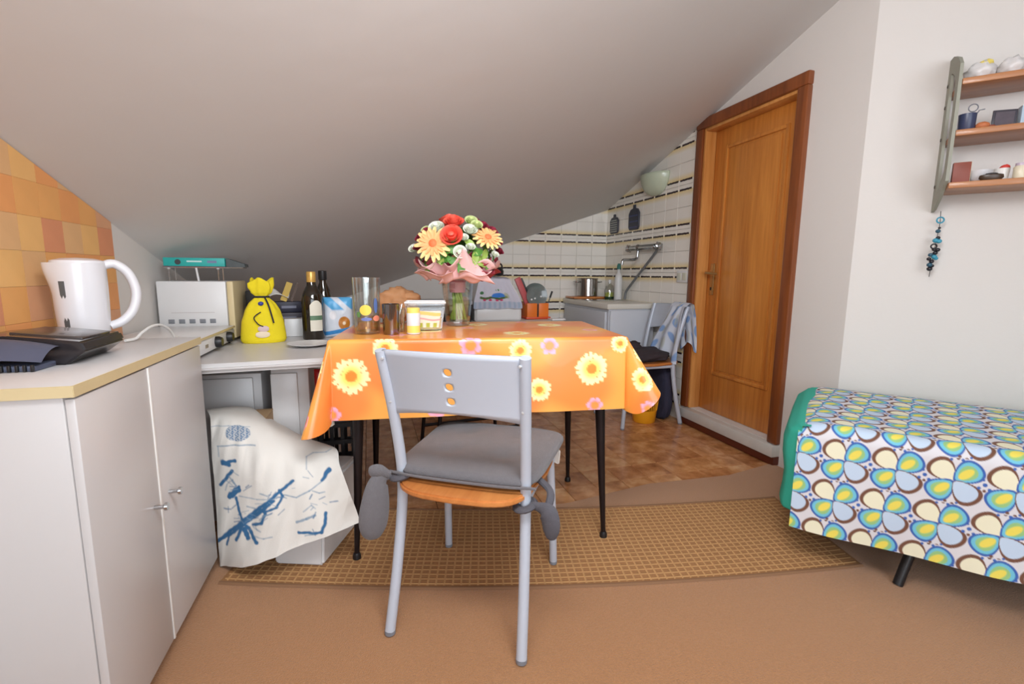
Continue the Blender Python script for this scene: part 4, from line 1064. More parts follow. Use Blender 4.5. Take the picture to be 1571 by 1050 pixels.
for c_, r_ in (((.10, -.03, .395), .024), ((.135, -.04, .375), .024), ((.155, -.05, .335), .020), ((-.135, -.05, .345), .024), ((-.15, -.06, .31), .018), ((-.118, -.02, .372), .02), ((.07, .02, .42), .02), ((.165, -.03, .30), .018)): rose(c_, (c_[0]*3, -.5, .8), r_, m_dred)
def leafm(c, n_, L_, w_, m_, rot):
    g = G().grid(lambda a, b: (L_*a, w_*(b-.5)*2*math.sin(PI*(.03+.94*a))**.8, -.25*L_*a*a+.2*w_*(2*b-1)**2), 7, 4)
    o = g.done('leaf', m_, bq, ang=180); o.matrix_local = Matrix.Translation(c) @ orient(n_).to_4x4() @ Matrix.Rotation(rot, 4, 'Z')
for i in range(84):
    an = random.uniform(0, 2*PI); el = random.uniform(.05, 1.35)
    c_ = Vector((.135*math.cos(an)*math.cos(el), .115*math.sin(an)*math.cos(el), .275+.115*math.sin(el)))
    leafm(c_, (c_.x, c_.y, (c_.z-.26)), random.uniform(.04, .07), random.uniform(.010, .018), random.choice((m_leaf, m_leaf, m_leaf2)), random.uniform(0, 2*PI))
for i in range(64):
    an = math.radians(random.uniform(190, 350)); c_ = Vector((.142*math.cos(an), .138*math.sin(an), random.uniform(.245, .315)))
    leafm(c_, (c_.x, c_.y, .05), random.uniform(.035, .055), .015, random.choice((m_leaf, m_leaf, m_leaf2)), random.uniform(0, 6))
# ---------------------------------------------------------------- back counter, left to right
BZ = .679
gr = thing('contact_grill', 'black tabletop grill with a pale grey lid behind the vase', 'grill', (.475, 3.21, BZ))
G().box((0, 0, .062), (.36, .24, .10), bev=.01).done('base', m_black, gr); G().box((0, 0, .128), (.35, .235, .03), bev=.01).done('lid', mat('pale_grey_lid', (176, 178, 184), .35), gr)
for x in (-.15, .15): G().box((x, 0, .006), (.03, .2, .012)).done('foot', m_black, gr)
bb = thing('bread_bin', 'white bread bin with sloping sides under an embroidered towel', 'bin', (.835, 3.27, BZ))
g = G().prism([(-.165, 0), (.165, 0), (.165, .145), (.075, .285), (-.135, .285), (-.165, .145)], lambda a, b: (a, -.14, b), lambda a, b: (a, .14, b)); bmesh.ops.bevel(g.bm, geom=list(g.bm.edges), offset=.006, segments=2, affect='EDGES'); g.done('body', m_white, bb)
G().box((.0, -.1425, .05), (.30, .006, .085), bev=.002).done('front_panel', m_white2, bb)
# towel over the bin
m_tow = vmat('embroidered_cotton', .9, bump=.2, bscale=500)
path = [(.30, .135), (.297, .02), (.293, -.10), (.286, -.144), (.268, -.154), (.18, -.156), (.085, -.158)]   # (z, y)
nu, nv = 120, 110; V, Fc, U = [], [], []
seglen = np.cumsum([0]+[math.hypot(path[i+1][0]-path[i][0], path[i+1][1]-path[i][1]) for i in range(len(path)-1)])
for i in range(nu+1):
    for j in range(nv+1):
        a, b = i/nu, j/nv; l = b*seglen[-1]
        z = np.interp(l, seglen, [p[0] for p in path]); y = np.interp(l, seglen, [p[1] for p in path])
        k_ = sm(np.array(z), .10, .285); x0, x1 = -.176+.036*k_, .166-.088*k_
        if z > .28: z = z + .004*noise.noise(Vector((a*6, b*9, 2)))
        V.append((x0+(x1-x0)*a, y-.004*math.sin(a*17)*sm(np.array(b), .5, 1)-.003*math.sin(a*39+1)*sm(np.array(b), .5, 1), z+.004*(noise.noise(Vector((a*5, b*5, 7)))))); U.append((a, z))
for i in range(nu):
    for j in range(nv):
        q = i*(nv+1)+j; Fc.append((q, q+1, q+nv+2, q+nv+1))
U = np.array(U); u, z = U[:, 0], U[:, 1]
c = np.repeat(lin((196, 194, 206))[None], len(U), 0)
c = mixc(c, lin((150, 168, 190)), sm(.023-np.abs(z-.108), 0, .003)*(.45+.4*sm(np.sin(u*62), -.3, .3)))
c = mixc(c, lin((72, 96, 50)), sm(.010-np.abs(z-.156-.004*np.sin(u*20)), 0, .004)*sm(.33-np.abs(u-.42), 0, .04))
c = mixc(c, lin((60, 120, 200)), sm(1-np.hypot((u-.53)/.17, (z-.166)/.030), 0, .15)*(z > .160)); c = mixc(c, lin((60, 110, 70)), sm(1-np.hypot((u-.14)/.055, (z-.190)/.013), 0, .3)); c = mixc(c, lin((140, 150, 60)), sm(1-np.hypot((u-.72)/.07, (z-.170)/.026), 0, .4)*(.5+.5*np.sin(u*90)*np.sin(z*700)))
c = mixc(c, lin((80, 130, 80)), sm(1-np.hypot((u-.56)/.10, (z-.212)/.008), 0, .5)*(np.sin(u*80) > 0))
for uu in (.22, .34, .58, .48): c = mixc(c, lin((190, 60, 100)), sm(1-np.hypot((u-uu)/.045, (z-.142)/.008), 0, .4))
tw_ = from_arrays('embroidered_towel', V, Fc, m_tow, None, c); tw_.location = bb.location; tag(tw_, 'white towel embroidered with a blue and green garden scene, over the bread bin', 'towel')
tp_ = thing('black_teapot', 'small black pot with an arched handle on top of the bread bin', 'pot', (.86, 3.30, BZ+.3045))
G().lathe([(0, 0), (.045, 0), (.055, .012), (.056, .035), (.045, .052), (.02, .060), (0, .061)], seg=24).done('body', m_black, tp_)
G().tube(arc([(-.048, 0, .04), (-.040, 0, .078), (0, 0, .096), (.040, 0, .078), (.048, 0, .04)], 6), .006, 8).done('handle', m_black, tp_)
G().lathe([(0, .06), (.009, .06), (.009, .072), (0, .074)], seg=12).done('lid_knob', m_chrome, tp_)
G().tube([(-.05, -.02, .025), (-.085, -.035, .018), (-.11, -.045, .018)], [.010, .008, .007], 8).done('spout', m_black, tp_)
db = thing('dish_basket', 'orange plastic cutlery and dish basket with a vertical slot', 'basket', (1.142, 3.27, BZ))
m_or = mat('orange_plastic', (226, 116, 36), .4, var=.1)
for x, w_ in ((-.043, .074), (.043, .074)): G().box((x, -.08, .062), (w_, .006, .104), bev=.002).done('panel', m_or, db)
for s in (-1, 1): G().box((s*.0785, 0, .062), (.005, .16, .104), bev=.002).done('panel', m_or, db)
G().box((0, .08, .062), (.16, .006, .104), bev=.002).done('panel', m_or, db)
G().box((.004, 0, .009), (.185, .175, .016), bev=.004).done('tray', mat('orange_red_plastic', (206, 78, 40), .4), db)
G().box((0, -.077, .062), (.012, .003, .09)).done('slot', m_black, db)
rb = thing('red_chopping_board', 'red chopping board leaning beside the orange basket', 'board', (1.043, 3.235, BZ+.08))
G().box((0, 0, .11), (.044, .02, .22), rot=(0, -.42, 0), bev=.004).done('board', mat('dull_red_board', (184, 82, 84), .5), rb)
G().box((.028, .003, .118), (.012, .02, .20), rot=(0, -.42, 0), bev=.003).done('board_edge', m_black, rb)
m_plate = mat('grey_green_dish', (104, 112, 110), .15, var=.3, vscale=20, coat=.4)
for i, (y, r, x) in enumerate(((3.225, .078, 1.140), (3.262, .085, 1.148), (3.30, .085, 1.152))):
    o = thing('dinner_plate', ('front grey plate standing in the orange basket', 'middle grey plate standing in the orange basket', 'rear grey plate standing in the orange basket')[i], 'plate', (x, y, BZ+.105), 0, 'plates in the orange basket')
    G().lathe([(0, 0), (r*.6, 0), (r*.66, .004), (r, .012), (r, .015), (r*.6, .006), (0, .005)], (0, 0, r*.75), 32, Matrix.Rotation(PI/2-.12, 3, 'X')).done('dish', m_plate, o)
    for kx in (-.04, -.015, .03): disc(o, 'glint_dot', m_white2, (kx, -.016, r*.6+.01*i+kx*.3), .0065)  # white discs modelled as highlights on the plates
o = thing('black_spatula', 'black kitchen spatula sticking out of the orange basket', 'spatula', (1.2, 3.2, BZ+.05))
G().tube([(0, 0, 0), (.035, 0, .10)], .004, 8).done('shaft', m_black, o); G().box((.043, 0, .125), (.014, .004, .05), rot=(0, .33, 0), bev=.002).done('blade', m_black, o)
o = thing('pale_tray', 'thin pale tray lying on the counter beside the orange basket', 'tray', (1.265, 3.15, BZ))
G().box((0, 0, .004), (.10, .12, .008), bev=.002).done('tray', m_white2, o); G().tube([(-.045, -.055, .008), (.045, -.055, .008), (.045, .055, .008), (-.045, .055, .008)], .003, 6, closed=True).done('rim', m_white2, o)

# ---------------------------------------------------------------- on and above the sink unit
SZ = .7945
o = thing('wooden_board', 'thin wooden board under the steel pot on the sink unit', 'board', (1.80, 3.80, SZ))
G().box((0, 0, .008), (.30, .19, .016), bev=.003).done('board', m_beech, o)
po = thing('steel_pot', 'tall stainless steel cooking pot with two handles beside the sink', 'pot', (1.812, 3.80, SZ+.0165))
G().lathe([(0, 0), (.083, 0), (.088, .005), (.088, .148), (.093, .152), (.091, .155), (.085, .150), (.085, .01), (0, .008)], seg=40).done('pot_body', mat('brushed_steel', (176, 172, 168), .18, 1.0), po)
for s in (-1, 1): G().tube(arc([(s*.088, -.03, .12), (s*.122, -.025, .125), (s*.122, .025, .125), (s*.088, .03, .12)], 5), .005, 8).done('handle', m_chrome, po)
so = thing('dish_soap_bottle', 'clear bottle of yellow-green dish soap beside the steel pot', 'bottle', (1.955, 3.665, SZ))
G().lathe([(0, 0), (.036, 0), (.040, .01), (.042, .07), (.030, .11), (.012, .125), (.012, .14), (0, .14)], seg=24).done('bottle_body', m_clear2, so)
G().lathe([(0, .003), (.034, .003), (.038, .01), (.039, .055), (0, .056)], seg=24).done('soap', mat('soap_yellow_green', (186, 196, 86), .3), so); G().lathe([(0, 0), (.0365, 0), (.041, .012), (.041, .02), (0, .02)], seg=24).done('base', mat('dark_green_base', (30, 60, 36), .4), so)
G().lathe([(0, .138), (.013, .138), (.013, .16), (0, .162)], seg=16).done('cap', m_white2, so)
so = thing('white_cleaner_bottle', 'tall white cleaner bottle with teal cap below the tap', 'bottle', (1.975, 3.555, SZ))
G().lathe([(0, 0), (.030, 0), (.032, .004), (.032, .17), (.024, .20), (.012, .225), (.012, .25), (0, .25)], seg=24).done('bottle_body', mat('translucent_white', (214, 214, 212), .4), so)
G().lathe([(0, .248), (.016, .248), (.016, .275), (.010, .295), (0, .297)], seg=16).done('cap', mat('teal_cap', (38, 110, 100), .4), so)
fa = thing('wall_tap', 'chrome wall-mounted mixer tap with swan spout above the sink', 'tap', (2.0405, 3.24, 1.205))
m_chr = mat('tap_chrome', (170, 172, 174), .12, 1.0)
G().tube([(-.045, -.17, 0), (-.045, .17, 0)], .021, 14).done('body', m_chr, fa)
for y in (-.13, .13):
    f = G().tube([(0, y, 0), (-.04, y, 0)], .014, 12).done('inlet', m_chr, fa); G().lathe([(0, 0), (.028, 0), (.024, .008), (0, .010)], (0, y, 0), 18, Matrix.Rotation(-PI/2, 3, 'Y')).done('flange', m_chr, f)
for y in (-.20, .20):
    kn = G().lathe([(0, -.03), (.014, -.03), (.016, -.008), (.027, 0), (.027, .014), (.018, .02), (0, .022)], (-.045, y, 0), 16, Matrix.Rotation(-PI/2 if y > 0 else PI/2, 3, 'X')).done('tap_handle', m_chr, fa)
    for k_ in range(4): G().blob((-.045+.026*math.cos(PI/2*k_+.5), y+.008*(1 if y > 0 else -1), .026*math.sin(PI/2*k_+.5)), (.009, .011, .009), 1).done('lug', m_chr, kn)
G().blob((-.05, .06, 0), (.026, .03, .026)).done('valve', m_chr, fa)
G().tube(arc([(-.05, .06, -.012), (-.052, .06, -.05), (-.06, .06, -.082), (-.10, .06, -.092), (-.165, .06, -.094), (-.180, .06, -.104), (-.183, .06, -.130)], 6), .0105, 12).done('spout', m_chr, fa)
ho = G().tube(arc([(2.0, 3.06, 1.19), (2.012, 3.09, 1.165), (2.02, 3.27, 1.04), (2.025, 3.44, .92), (2.018, 3.50, .86), (2.01, 3.50, .80)], 8), .0095, 10).done('grey_hose', mat('grey_rubber', (110, 112, 114), .5))
tag(ho, 'grey flexible hose slanting down the tiles from the tap', 'hose')
pg = thing('wall_socket', 'white double wall socket on the tiles beside the door casing', 'socket', (2.0425, 2.80, .99))
G().box((-.004, 0, 0), (.009, .115, .08), bev=.003).done('plate', m_white2, pg)
for y in (-.028, .028): G().box((-.009, y, 0), (.003, .042, .05), bev=.001).done('switch', mat('socket_ivory', (206, 206, 190), .4), pg)
lp = thing('wall_lamp', 'pale green glass half-bowl wall lamp under the sloping ceiling', 'lamp', (2.0425, 3.165, 1.725))
def bowl(a, b): an = PI/2+PI*a; el = PI/2*b; return (.105*math.cos(an)*math.cos(el), .152*math.sin(an)*math.cos(el)**.85, -.150*math.sin(el))
G().grid(bowl, 28, 14).done('glass_shade', mat('pale_green_glass', (190, 200, 178), .25, coat=.3, var=.03), lp, ang=180, solid=.004)
G().box((-.006, 0, -.05), (.012, .09, .08), bev=.002).done('back_plate', m_white2, lp); G().blob((-.045, 0, -.045), (.022, .022, .03)).done('bulb', mat('frosted_bulb', (230, 228, 220), .3), lp)
def dec_board(label_, y, z, w, h, cols, nm):
    t = thing('hanging_board', label_, 'board', (2.0428, y, z), 0, 'small decorated boards above the sink')
    pts = [(-.40*w, 0), (.40*w, 0), (.5*w, .12*h), (.5*w, .66*h), (.34*w, .82*h), (.10*w, .86*h), (.09*w, h), (-.09*w, h), (-.10*w, .86*h), (-.34*w, .82*h), (-.5*w, .66*h), (-.5*w, .12*h)]
    g = G().prism(pts, lambda a, b: (0, a, b), lambda a, b: (-.012, a, b)); bmesh.ops.bevel(g.bm, geom=list(g.bm.edges), offset=.0015, segments=1, affect='EDGES'); g.done('board', cols[0], t)
    for i in range(6):
        zz = h*(.10+.115*i); G().box((-.0128, 0, zz), (.002, w*(.80 if i < 5 else .66), h*.05)).done('painted_band', cols[1+i % (len(cols)-1)], t)
m_bd, m_bl, m_bg = mat('slate_board', (58, 60, 72), .5, var=.2), mat('pale_stripe', (168, 172, 166), .5), mat('blue_stripe', (66, 76, 118), .5, var=.3, vscale=60)
dec_board('small slate board with pale stripes hung near the corner above the sink', 3.775, 1.350, .140, .160, (m_bd, m_bl), 'a')
dec_board('larger dark board with blue painted bands, hung above the tap', 3.455, 1.355, .155, .195, (m_bd, m_bg, m_bd), 'b')

# ---------------------------------------------------------------- around the far chair
nu, nv = 70, 110; V, Fc, U = [], [], []
path = [(1.905, .455), (1.915, .60), (1.928, .74), (1.948, .808), (1.972, .823), (1.998, .812), (2.015, .74), (2.018, .60), (2.015, .53)]
sl = np.cumsum([0]+[math.hypot(path[i+1][0]-path[i][0], path[i+1][1]-path[i][1]) for i in range(len(path)-1)])
for i in range(nu+1):
    for j in range(nv+1):
        a, b = i/nu, j/nv; l = b*sl[-1]; x = np.interp(l, sl, [p[0] for p in path]); z = np.interp(l, sl, [p[1] for p in path])
        hangk = sm(np.array(.80-z), 0, .30)
        if b < .5: y = 2.625+(.155+.18*hangk*(1 if a > .5 else .9))*a; z = z+.035*hangk*math.cos(PI*a*2.0)*-1 ; z -= .0
        else: y = 2.605+.17*a-.03*hangk; z += -.03*hangk*math.cos(PI*2*a)
        V.append((x+.012*math.sin(a*16+b*3)*(.25+hangk)*(-1 if b < .5 else .3), y, z)); U.append((a, b))
for i in range(nu):
    for j in range(nv):
        q = i*(nv+1)+j; Fc.append((q, q+nv+1, q+nv+2, q+1))
U = np.array(U); u, v = U[:, 0], U[:, 1]
c = np.repeat(lin((206, 212, 224))[None], len(U), 0)
c = mixc(c, lin((108, 150, 206)), sm(np.sin(u*11+2*np.sin(v*13))*np.sin(v*21+u*3), .35, .7)*.8); c = mixc(c, lin((176, 176, 150)), sm(np.sin(u*17+3)*np.sin(v*15+1+u*5), .5, .8)*.5)
tag(from_arrays('printed_towel', V, Fc, m_tow, None, c), 'white and blue patterned towel hanging over the far chair back', 'towel')
co = thing('folded_coat', 'dark brown garment heaped on the seat of the far chair', 'garment', (1.755, 2.84, .4295))
m_coat = mat('dark_brown_cloth', (52, 42, 46), .9, var=.25, vscale=14, bump=.4, bscale=60)
G().blob((0, 0, .032), (.185, .175, .042), 4, .22, 2.5, e=.75).done('cloth', m_coat, co, ang=180); G().blob((-.02, .05, .065), (.07, .06, .05), 3, .3, 2.5).done('collar', m_coat, co, ang=180)
yb = thing('yellow_wastebasket', 'yellow plastic basket with a slotted upper half, under the far chair', 'basket', (1.785, 2.785, .001))
m_yb = mat('yellow_basket_plastic', (234, 160, 28), .4, var=.05)
G().lathe([(0, .0), (.072, 0), (.076, .004), (.084, .088), (.082, .088), (.074, .006), (0, .005)], seg=36).done('lower_wall', m_yb, yb)
for i in range(36):
    an = 2*PI*i/36; G().tube([(.083*math.cos(an), .083*math.sin(an), .086), (.0905*math.cos(an), .0905*math.sin(an), .152)], .0032, 5).done('slat', m_yb, yb)
G().lathe([(.0885, .150), (.093, .150), (.096, .172), (.092, .172)], seg=36).done('rim', m_yb, yb)
o = thing('brown_plastic_bag', 'crumpled brown bag stuffed in the yellow basket', 'bag', (1.785, 2.785, .09))
G().blob((0, 0, .095), (.076, .076, .09), 3, .3, 2.6).done('bag', mat('dark_brown_bag', (78, 54, 52), .5, var=.25, vscale=16), o, ang=180); G().blob((-.02, -.02, .17), (.03, .03, .05), 3, .4, 3).done('knot', mat('mauve_bag', (120, 104, 120), .5), o, ang=180)
o = thing('navy_bag', 'dark navy cloth bag standing between the far chair and the wall', 'bag', (1.93, 2.84, .001))
G().blob((0, 0, .19), (.042, .13, .19), 4, .10, 2.5, e=.6).done('cloth', mat('navy_cloth', (46, 46, 66), .9, var=.2, bump=.4), o, ang=180); G().tube(arc([(0, -.08, .34), (0, -.05, .385), (0, .03, .385), (0, .06, .34)], 5), .006, 8).done('handle', mat('navy_cloth', (46, 46, 66), .9), o)
# dark chair on the far side of the table
dc = thing('black_metal_chair', 'black metal-legged chair tucked in behind the dining table', 'chair', (.525, 2.60, .001), math.radians(6))
for sx in (-1, 1):
    G().tube([(sx*.235, -.19, 0), (sx*.200, -.16, .42)], .011, 10).done('leg', m_darkmetal, dc); G().tube([(sx*.235, .2, 0), (sx*.20, .17, .42)], .011, 10).done('leg', m_darkmetal, dc)
G().tube([(-.225, .192, .10), (.225, .192, .10)], .010, 8).done('rung', m_darkmetal, dc); G().tube([(-.215, -.18, .16), (.215, -.18, .16)], .008, 8).done('rung', m_darkmetal, dc)
G().box((0, 0, .43), (.44, .40, .03), bev=.012).done('seat', m_black, dc)

# ---------------------------------------------------------------- woven runner
MA = math.radians(-13.3); mo = (-.495, 1.605)
mt = thing('woven_runner', 'brown and straw woven grid-pattern runner across the carpet edge', 'runner', (mo[0], mo[1], .0072), MA)
ML, MW = 2.16, .515
def bow(x): return -.068*math.sin(PI*min(1, max(0, x/ML)))**.9
def ribbon(g, p, q, w, z0, z1, n):
    """flat cord from p to q following the runner's gentle bow"""
    g.grid(lambda a, b: ((lambda x, y: (x, y+bow(x), z1 if .2 < b < .8 else z0))(p[0]+(q[0]-p[0])*a + (0 if p[0] != q[0] else w*(b-.5)), p[1]+(q[1]-p[1])*a + (w*(b-.5) if p[0] != q[0] else 0))), n, 3)
g = G(); g.grid(lambda a, b: (ML*a, MW*b+bow(ML*a), .0028), 40, 1); g.grid(lambda a, b: (ML*a, MW*(1-b)+bow(ML*a), .0003), 40, 1)
g.done('backing', mat('brown_backing', (152, 108, 68), .95, var=.25, vscale=60), mt)
m_straw = mat('straw_cord', (190, 146, 96), .9, var=.14, vscale=50); m_brn = mat('brown_cord', (162, 116, 74), .9, var=.15, vscale=60)
g = G()
for i in range(int((ML-.04)/.0270)): ribbon(g, (.02+.0270*i, .015), (.02+.0270*i, MW-.015), .0065, .0029, .0046, 1)
o = g.done('straw_cross_cord', m_straw, mt); o['kind'] = 'stuff'
g = G()
for i in range(20): ribbon(g, (.01, .025+.0245*i), (ML-.01, .025+.0245*i), .0055, .0029, .0044, 40)
o = g.done('straw_long_cord', m_straw, mt); o['kind'] = 'stuff'
g = G()
for i in range(60): ribbon(g, (.01, .0295+.00817*i), (ML-.01, .0295+.00817*i), .004, .0027, .0036, 40)
o = g.done('brown_long_cord', m_brn, mt); o['kind'] = 'stuff'
for y in (.006, MW-.006):
    g = G(); ribbon(g, (0, y), (ML, y), .018, .0005, .0056, 40); g.done('bound_edge', mat('brown_binding', (134, 98, 70), .9), mt)

# ---------------------------------------------------------------- couch with patterned spread
CF = Vector((1.372, 1.200)); CA = math.atan2(-.7725, .635)     # local x along the couch, local y towards the wall
CL, CD, CH, CB = 1.72, .70, .505, .143
cc = thing('couch', 'low teal-sheeted daybed along the slanting wall, under a patterned spread', 'couch', (CF.x, CF.y, .0072), CA)
G().box((CL/2, CD/2+.005, .315), (CL-.02, CD-.06, .33), bev=.04, seg=4).done('mattress', mat('teal_sheet', (50, 172, 150), .85, var=.06, bump=.2, bscale=60), cc)
G().box((CL/2, CD/2, .165), (CL-.05, CD-.10, .05), bev=.01).done('base', m_black, cc)
for x in (.32, CL-.25):
    G().tube([(x-.012, .065, 0), (x+.025, .115, .15)], .0145, 12).done('leg', m_black, cc); G().tube([(x, CD-.10, 0), (x, CD-.12, .15)], .0145, 12).done('leg', m_black, cc)
ep = [(.03, .497), (-.012, .492), (-.042, .470), (-.054, .425), (-.053, .375), (-.043, .31), (-.045, .25), (-.050, .205), (-.046, .186), (.0, .182)]
def endf(a, b):
    t = b*(len(ep)-1); i = min(int(t), len(ep)-2); f = t-i
    x, z = ep[i][0]+(ep[i+1][0]-ep[i][0])*f, ep[i][1]+(ep[i+1][1]-ep[i][1])*f
    rim = max(0, 1-abs(2*a-1)**10)**.5
    return (.005+(x-.005)*rim if x < .005 else x, .008+(CD-.02)*a, z)
e_ = G().grid(endf, 36, 36)
tl = e_.done('teal_end_cover', mat('teal_sheet', (50, 172, 150), .85), cc, ang=180); tl['label'] = 'teal sheet bulging from the end of the couch'
# spread: top, rounded front edge, hanging front
nu, nv = 520, 400; R_ = .045; prof = []
for t in np.linspace(0, 1, nv+1):
    Ltop, Larc, Ld_ = CD-R_, R_*PI/2, CH-R_-CB
    l = t*(Ltop+Larc+Ld_)
    if l < Ltop: y, z = CD-l, CH
    elif l < Ltop+Larc: q = (l-Ltop)/R_; y, z = R_-R_*math.sin(q), CH-R_+R_*math.cos(q)
    else: y, z = 0, CH-R_-(l-Ltop-Larc)
    prof.append((y, z, l))
Lt = prof[-1][2]; V, Fc, U = [], [], []
for i in range(nu+1):
    x = -.006+(.85*i/430 if i <= 430 else .85+(CL-.85)*(i-430)/90)
    for (y, z, l) in prof:
        dn = max(0, (CH-R_-z)/(CH-R_-CB))
        nz_ = noise.noise(Vector((x*4, y*4, z*5)))
        endr = .02*math.exp(-x/.03)
        V.append((x, y-.010*dn*math.sin(x*13+1)-.006*dn*nz_+.003*dn, z+.006*nz_*(1-dn)-endr*(1 if z > .3 else 0)*(y > .0)*.8 - .012*dn*math.sin(x*5+.6) - .006*(1-dn)*max(0, (y-CD*.75)/(CD*.25))**2)); U.append((x, l-(CD-R_)-R_*.6))
for i in range(nu):
    for j in range(nv):
        q = i*(nv+1)+j; Fc.append((q, q+1, q+nv+2, q+nv+1))
U = np.array(U); su, sv_ = U[:, 0], U[:, 1]
PX, PY = .131, .137
uu = su/PX; vv = (sv_-.100)/PY; uu = uu + .14*np.round(vv)      # rows step sideways a little
iu, iv = np.round(uu), np.round(vv); p, q = uu-iu, -(vv-iv)
c = np.repeat(lin((214, 212, 216))[None], len(U), 0)
cream, brown, pblue, dblue, lblue, grn, yel = lin((232, 228, 200)), lin((112, 74, 56)), lin((190, 208, 228)), lin((58, 96, 170)), lin((112, 190, 214)), lin((150, 194, 128)), lin((232, 214, 92))
rad = np.hypot(p, q)
for sx, sy, kind in ((-1, 1, 0), (1, 1, 1), (-1, -1, 1), (1, -1, 2)):
    a0 = (sx*p+sy*q)/math.sqrt(2); b0 = (sx*p-sy*q)/math.sqrt(2)             # along and across the petal
    d_ = np.hypot((a0-.285)/.285, b0/(.245*(0.55+.75*np.clip(a0/.55, 0, 1))))   # teardrop, point at the flower's middle
    s_ = lambda t: sm(t-d_, -.03, .03)
    if kind == 1:
        c = mixc(c, dblue, s_(1.0)); c = mixc(c, lblue, s_(.84)); c = mixc(c, grn, s_(.62))
        d2 = np.hypot((a0-.26)/.25, b0/.13); c = mixc(c, yel, sm(.62-d2, -.08, .08))
    else:
        c = mixc(c, brown, s_(1.0)); c = mixc(c, cream if kind == 0 else pblue, sm(.84-np.hypot((a0-.255)/.285, b0/(.245*(0.55+.75*np.clip(a0/.55, 0, 1)))), -.03, .03))
for (ox, oy, r_, col) in ((.5, .03, .032, dblue), (-.5, .03, .032, dblue), (.41, -.05, .026, dblue), (.5, -.10, .024, brown), (-.5, -.10, .024, brown), (-.42, -.06, .026, dblue), (.47, .13, .018, dblue),
        (0.02, .5, .026, brown), (.02, -.5, .026, brown), (-.09, .46, .022, dblue), (.10, .47, .024, dblue), (.09, -.46, .020, dblue), (-.10, -.46, .024, brown)):
    c = mixc(c, col, sm(r_*1.25-np.hypot(p-ox, q-oy), -.008, .008))
sp = from_arrays('couch_spread', V, Fc, vmat('petal_print_cotton', .85, bump=.15, bscale=300), None, c); sp.location = cc.location; sp.rotation_euler = cc.rotation_euler
tag(sp, 'white spread printed with blue, green and cream petals, covering the couch', 'bedspread')

# ---------------------------------------------------------------- wall shelf and its contents
SA = math.atan2(D2[1], D2[0]); so_ = (C2[0]+D2[0]*.247, C2[1]+D2[1]*.247)
m_gp = mat('grey_green_paint', (150, 150, 136), .6, var=.06); m_shw = wood('shelf_wood', (150, 92, 52), (190, 130, 82), 5, (.08, 1, 1))
sh = thing('wall_shelf', 'three-board wooden wall shelf with grey-green side bracket', 'shelf', (so_[0]-.751*.001, so_[1]-.66*.001, 0), SA)
def bracket(x):
    g = G(); out = [(-.002, 1.262), (-.045, 1.268), (-.115, 1.300), (-.200, 1.355), (-.205, 1.60), (-.195, 1.765), (-.150, 1.80), (-.060, 1.835), (-.002, 1.84)]
    inn = [(-.052, 1.330), (-.066, 1.338), (-.112, 1.365), (-.152, 1.395), (-.157, 1.60), (-.149, 1.725), (-.125, 1.745), (-.075, 1.77), (-.052, 1.775)]
    n_ = len(out); P0 = [[g.bm.verts.new((x+dx, a, b)) for a, b in lp_] for dx in (0, .010) for lp_ in (out, inn)]
    for i in range(n_):
        j = (i+1) % n_
        g.bm.faces.new((P0[0][i], P0[0][j], P0[1][j], P0[1][i])); g.bm.faces.new((P0[2][i], P0[3][i], P0[3][j], P0[2][j]))
        g.bm.faces.new((P0[0][i], P0[2][i], P0[2][j], P0[0][j])); g.bm.faces.new((P0[1][i], P0[1][j], P0[3][j], P0[3][i]))
    bmesh.ops.recalc_face_normals(g.bm, faces=g.bm.faces); return g.done('bracket', m_gp, sh)
bk = bracket(0); bracket(.60)
for y, z in ((-.02, 1.74), (-.02, 1.66), (-.02, 1.54), (-.02, 1.36)): G().lathe([(0, 0), (.007, 0), (.006, .003), (0, .004)], (0, y, z), 10, Matrix.Rotation(-PI/2, 3, 'Y')).done('screw', mat('dark_screw', (90, 84, 76), .4, .6), bk)
BT = (1.712, 1.535, 1.350)
for z in BT: G().box((.305, -.103, z-.012), (.588, .196, .022), bev=.003).done('board', m_shw, sh)
def on_shelf(name, label_, cat, x, y, row, group=None):
    c_, s_ = math.cos(SA), math.sin(SA)
    return thing(name, label_, cat, (sh.location.x+x*c_-y*s_, sh.location.y+x*s_+y*c_, BT[row]-.0008), SA, group)
m_plast = mat('crumpled_white_plastic', (218, 214, 212), .35, var=.06, vscale=30)
for i, (x, r, lab) in enumerate(((.068, .040, 'crumpled pale plastic bag on the top shelf, next to the bracket'), (.150, .036, 'second crumpled pale plastic bag on the top shelf'), (.245, .045, 'third crumpled pale plastic bag on the top shelf'))):
    o = on_shelf('plastic_bag', lab, 'bag', x, -.13, 0, 'plastic bags on the top shelf'); G().blob((0, 0, .028), (r, .04, .034), 3, .35, 3).done('bag', m_plast, o, ang=180)
    if i == 0: G().blob((.01, -.01, .055), (.022, .02, .012), 2, .3, 3).done('yellow_corner', mat('pale_yellow_plastic', (238, 216, 110), .4), o)
o = on_shelf('blue_mug', 'dark blue mug with spectacles in it, on the middle shelf', 'mug', .045, -.16, 1); G().lathe([(0, 0), (.022, 0), (.024, .003), (.026, .058), (.024, .058), (.022, .005), (0, .005)], seg=24).done('mug_body', mat('navy_glaze', (58, 64, 92), .35), o)
G().tube([(.012+.013*math.cos(2*PI*k_/16), -.004, .078+.013*math.sin(2*PI*k_/16)) for k_ in range(16)], .0018, 6, closed=True).done('wire_loop', mat('grey_wire', (112, 112, 120), .4, .5), o); G().tube([(.0, 0, .01), (.03, 0, .068), (.045, 0, .07)], .0018, 6).done('wire_stem', mat('grey_wire', (112, 112, 120), .4, .5), o)
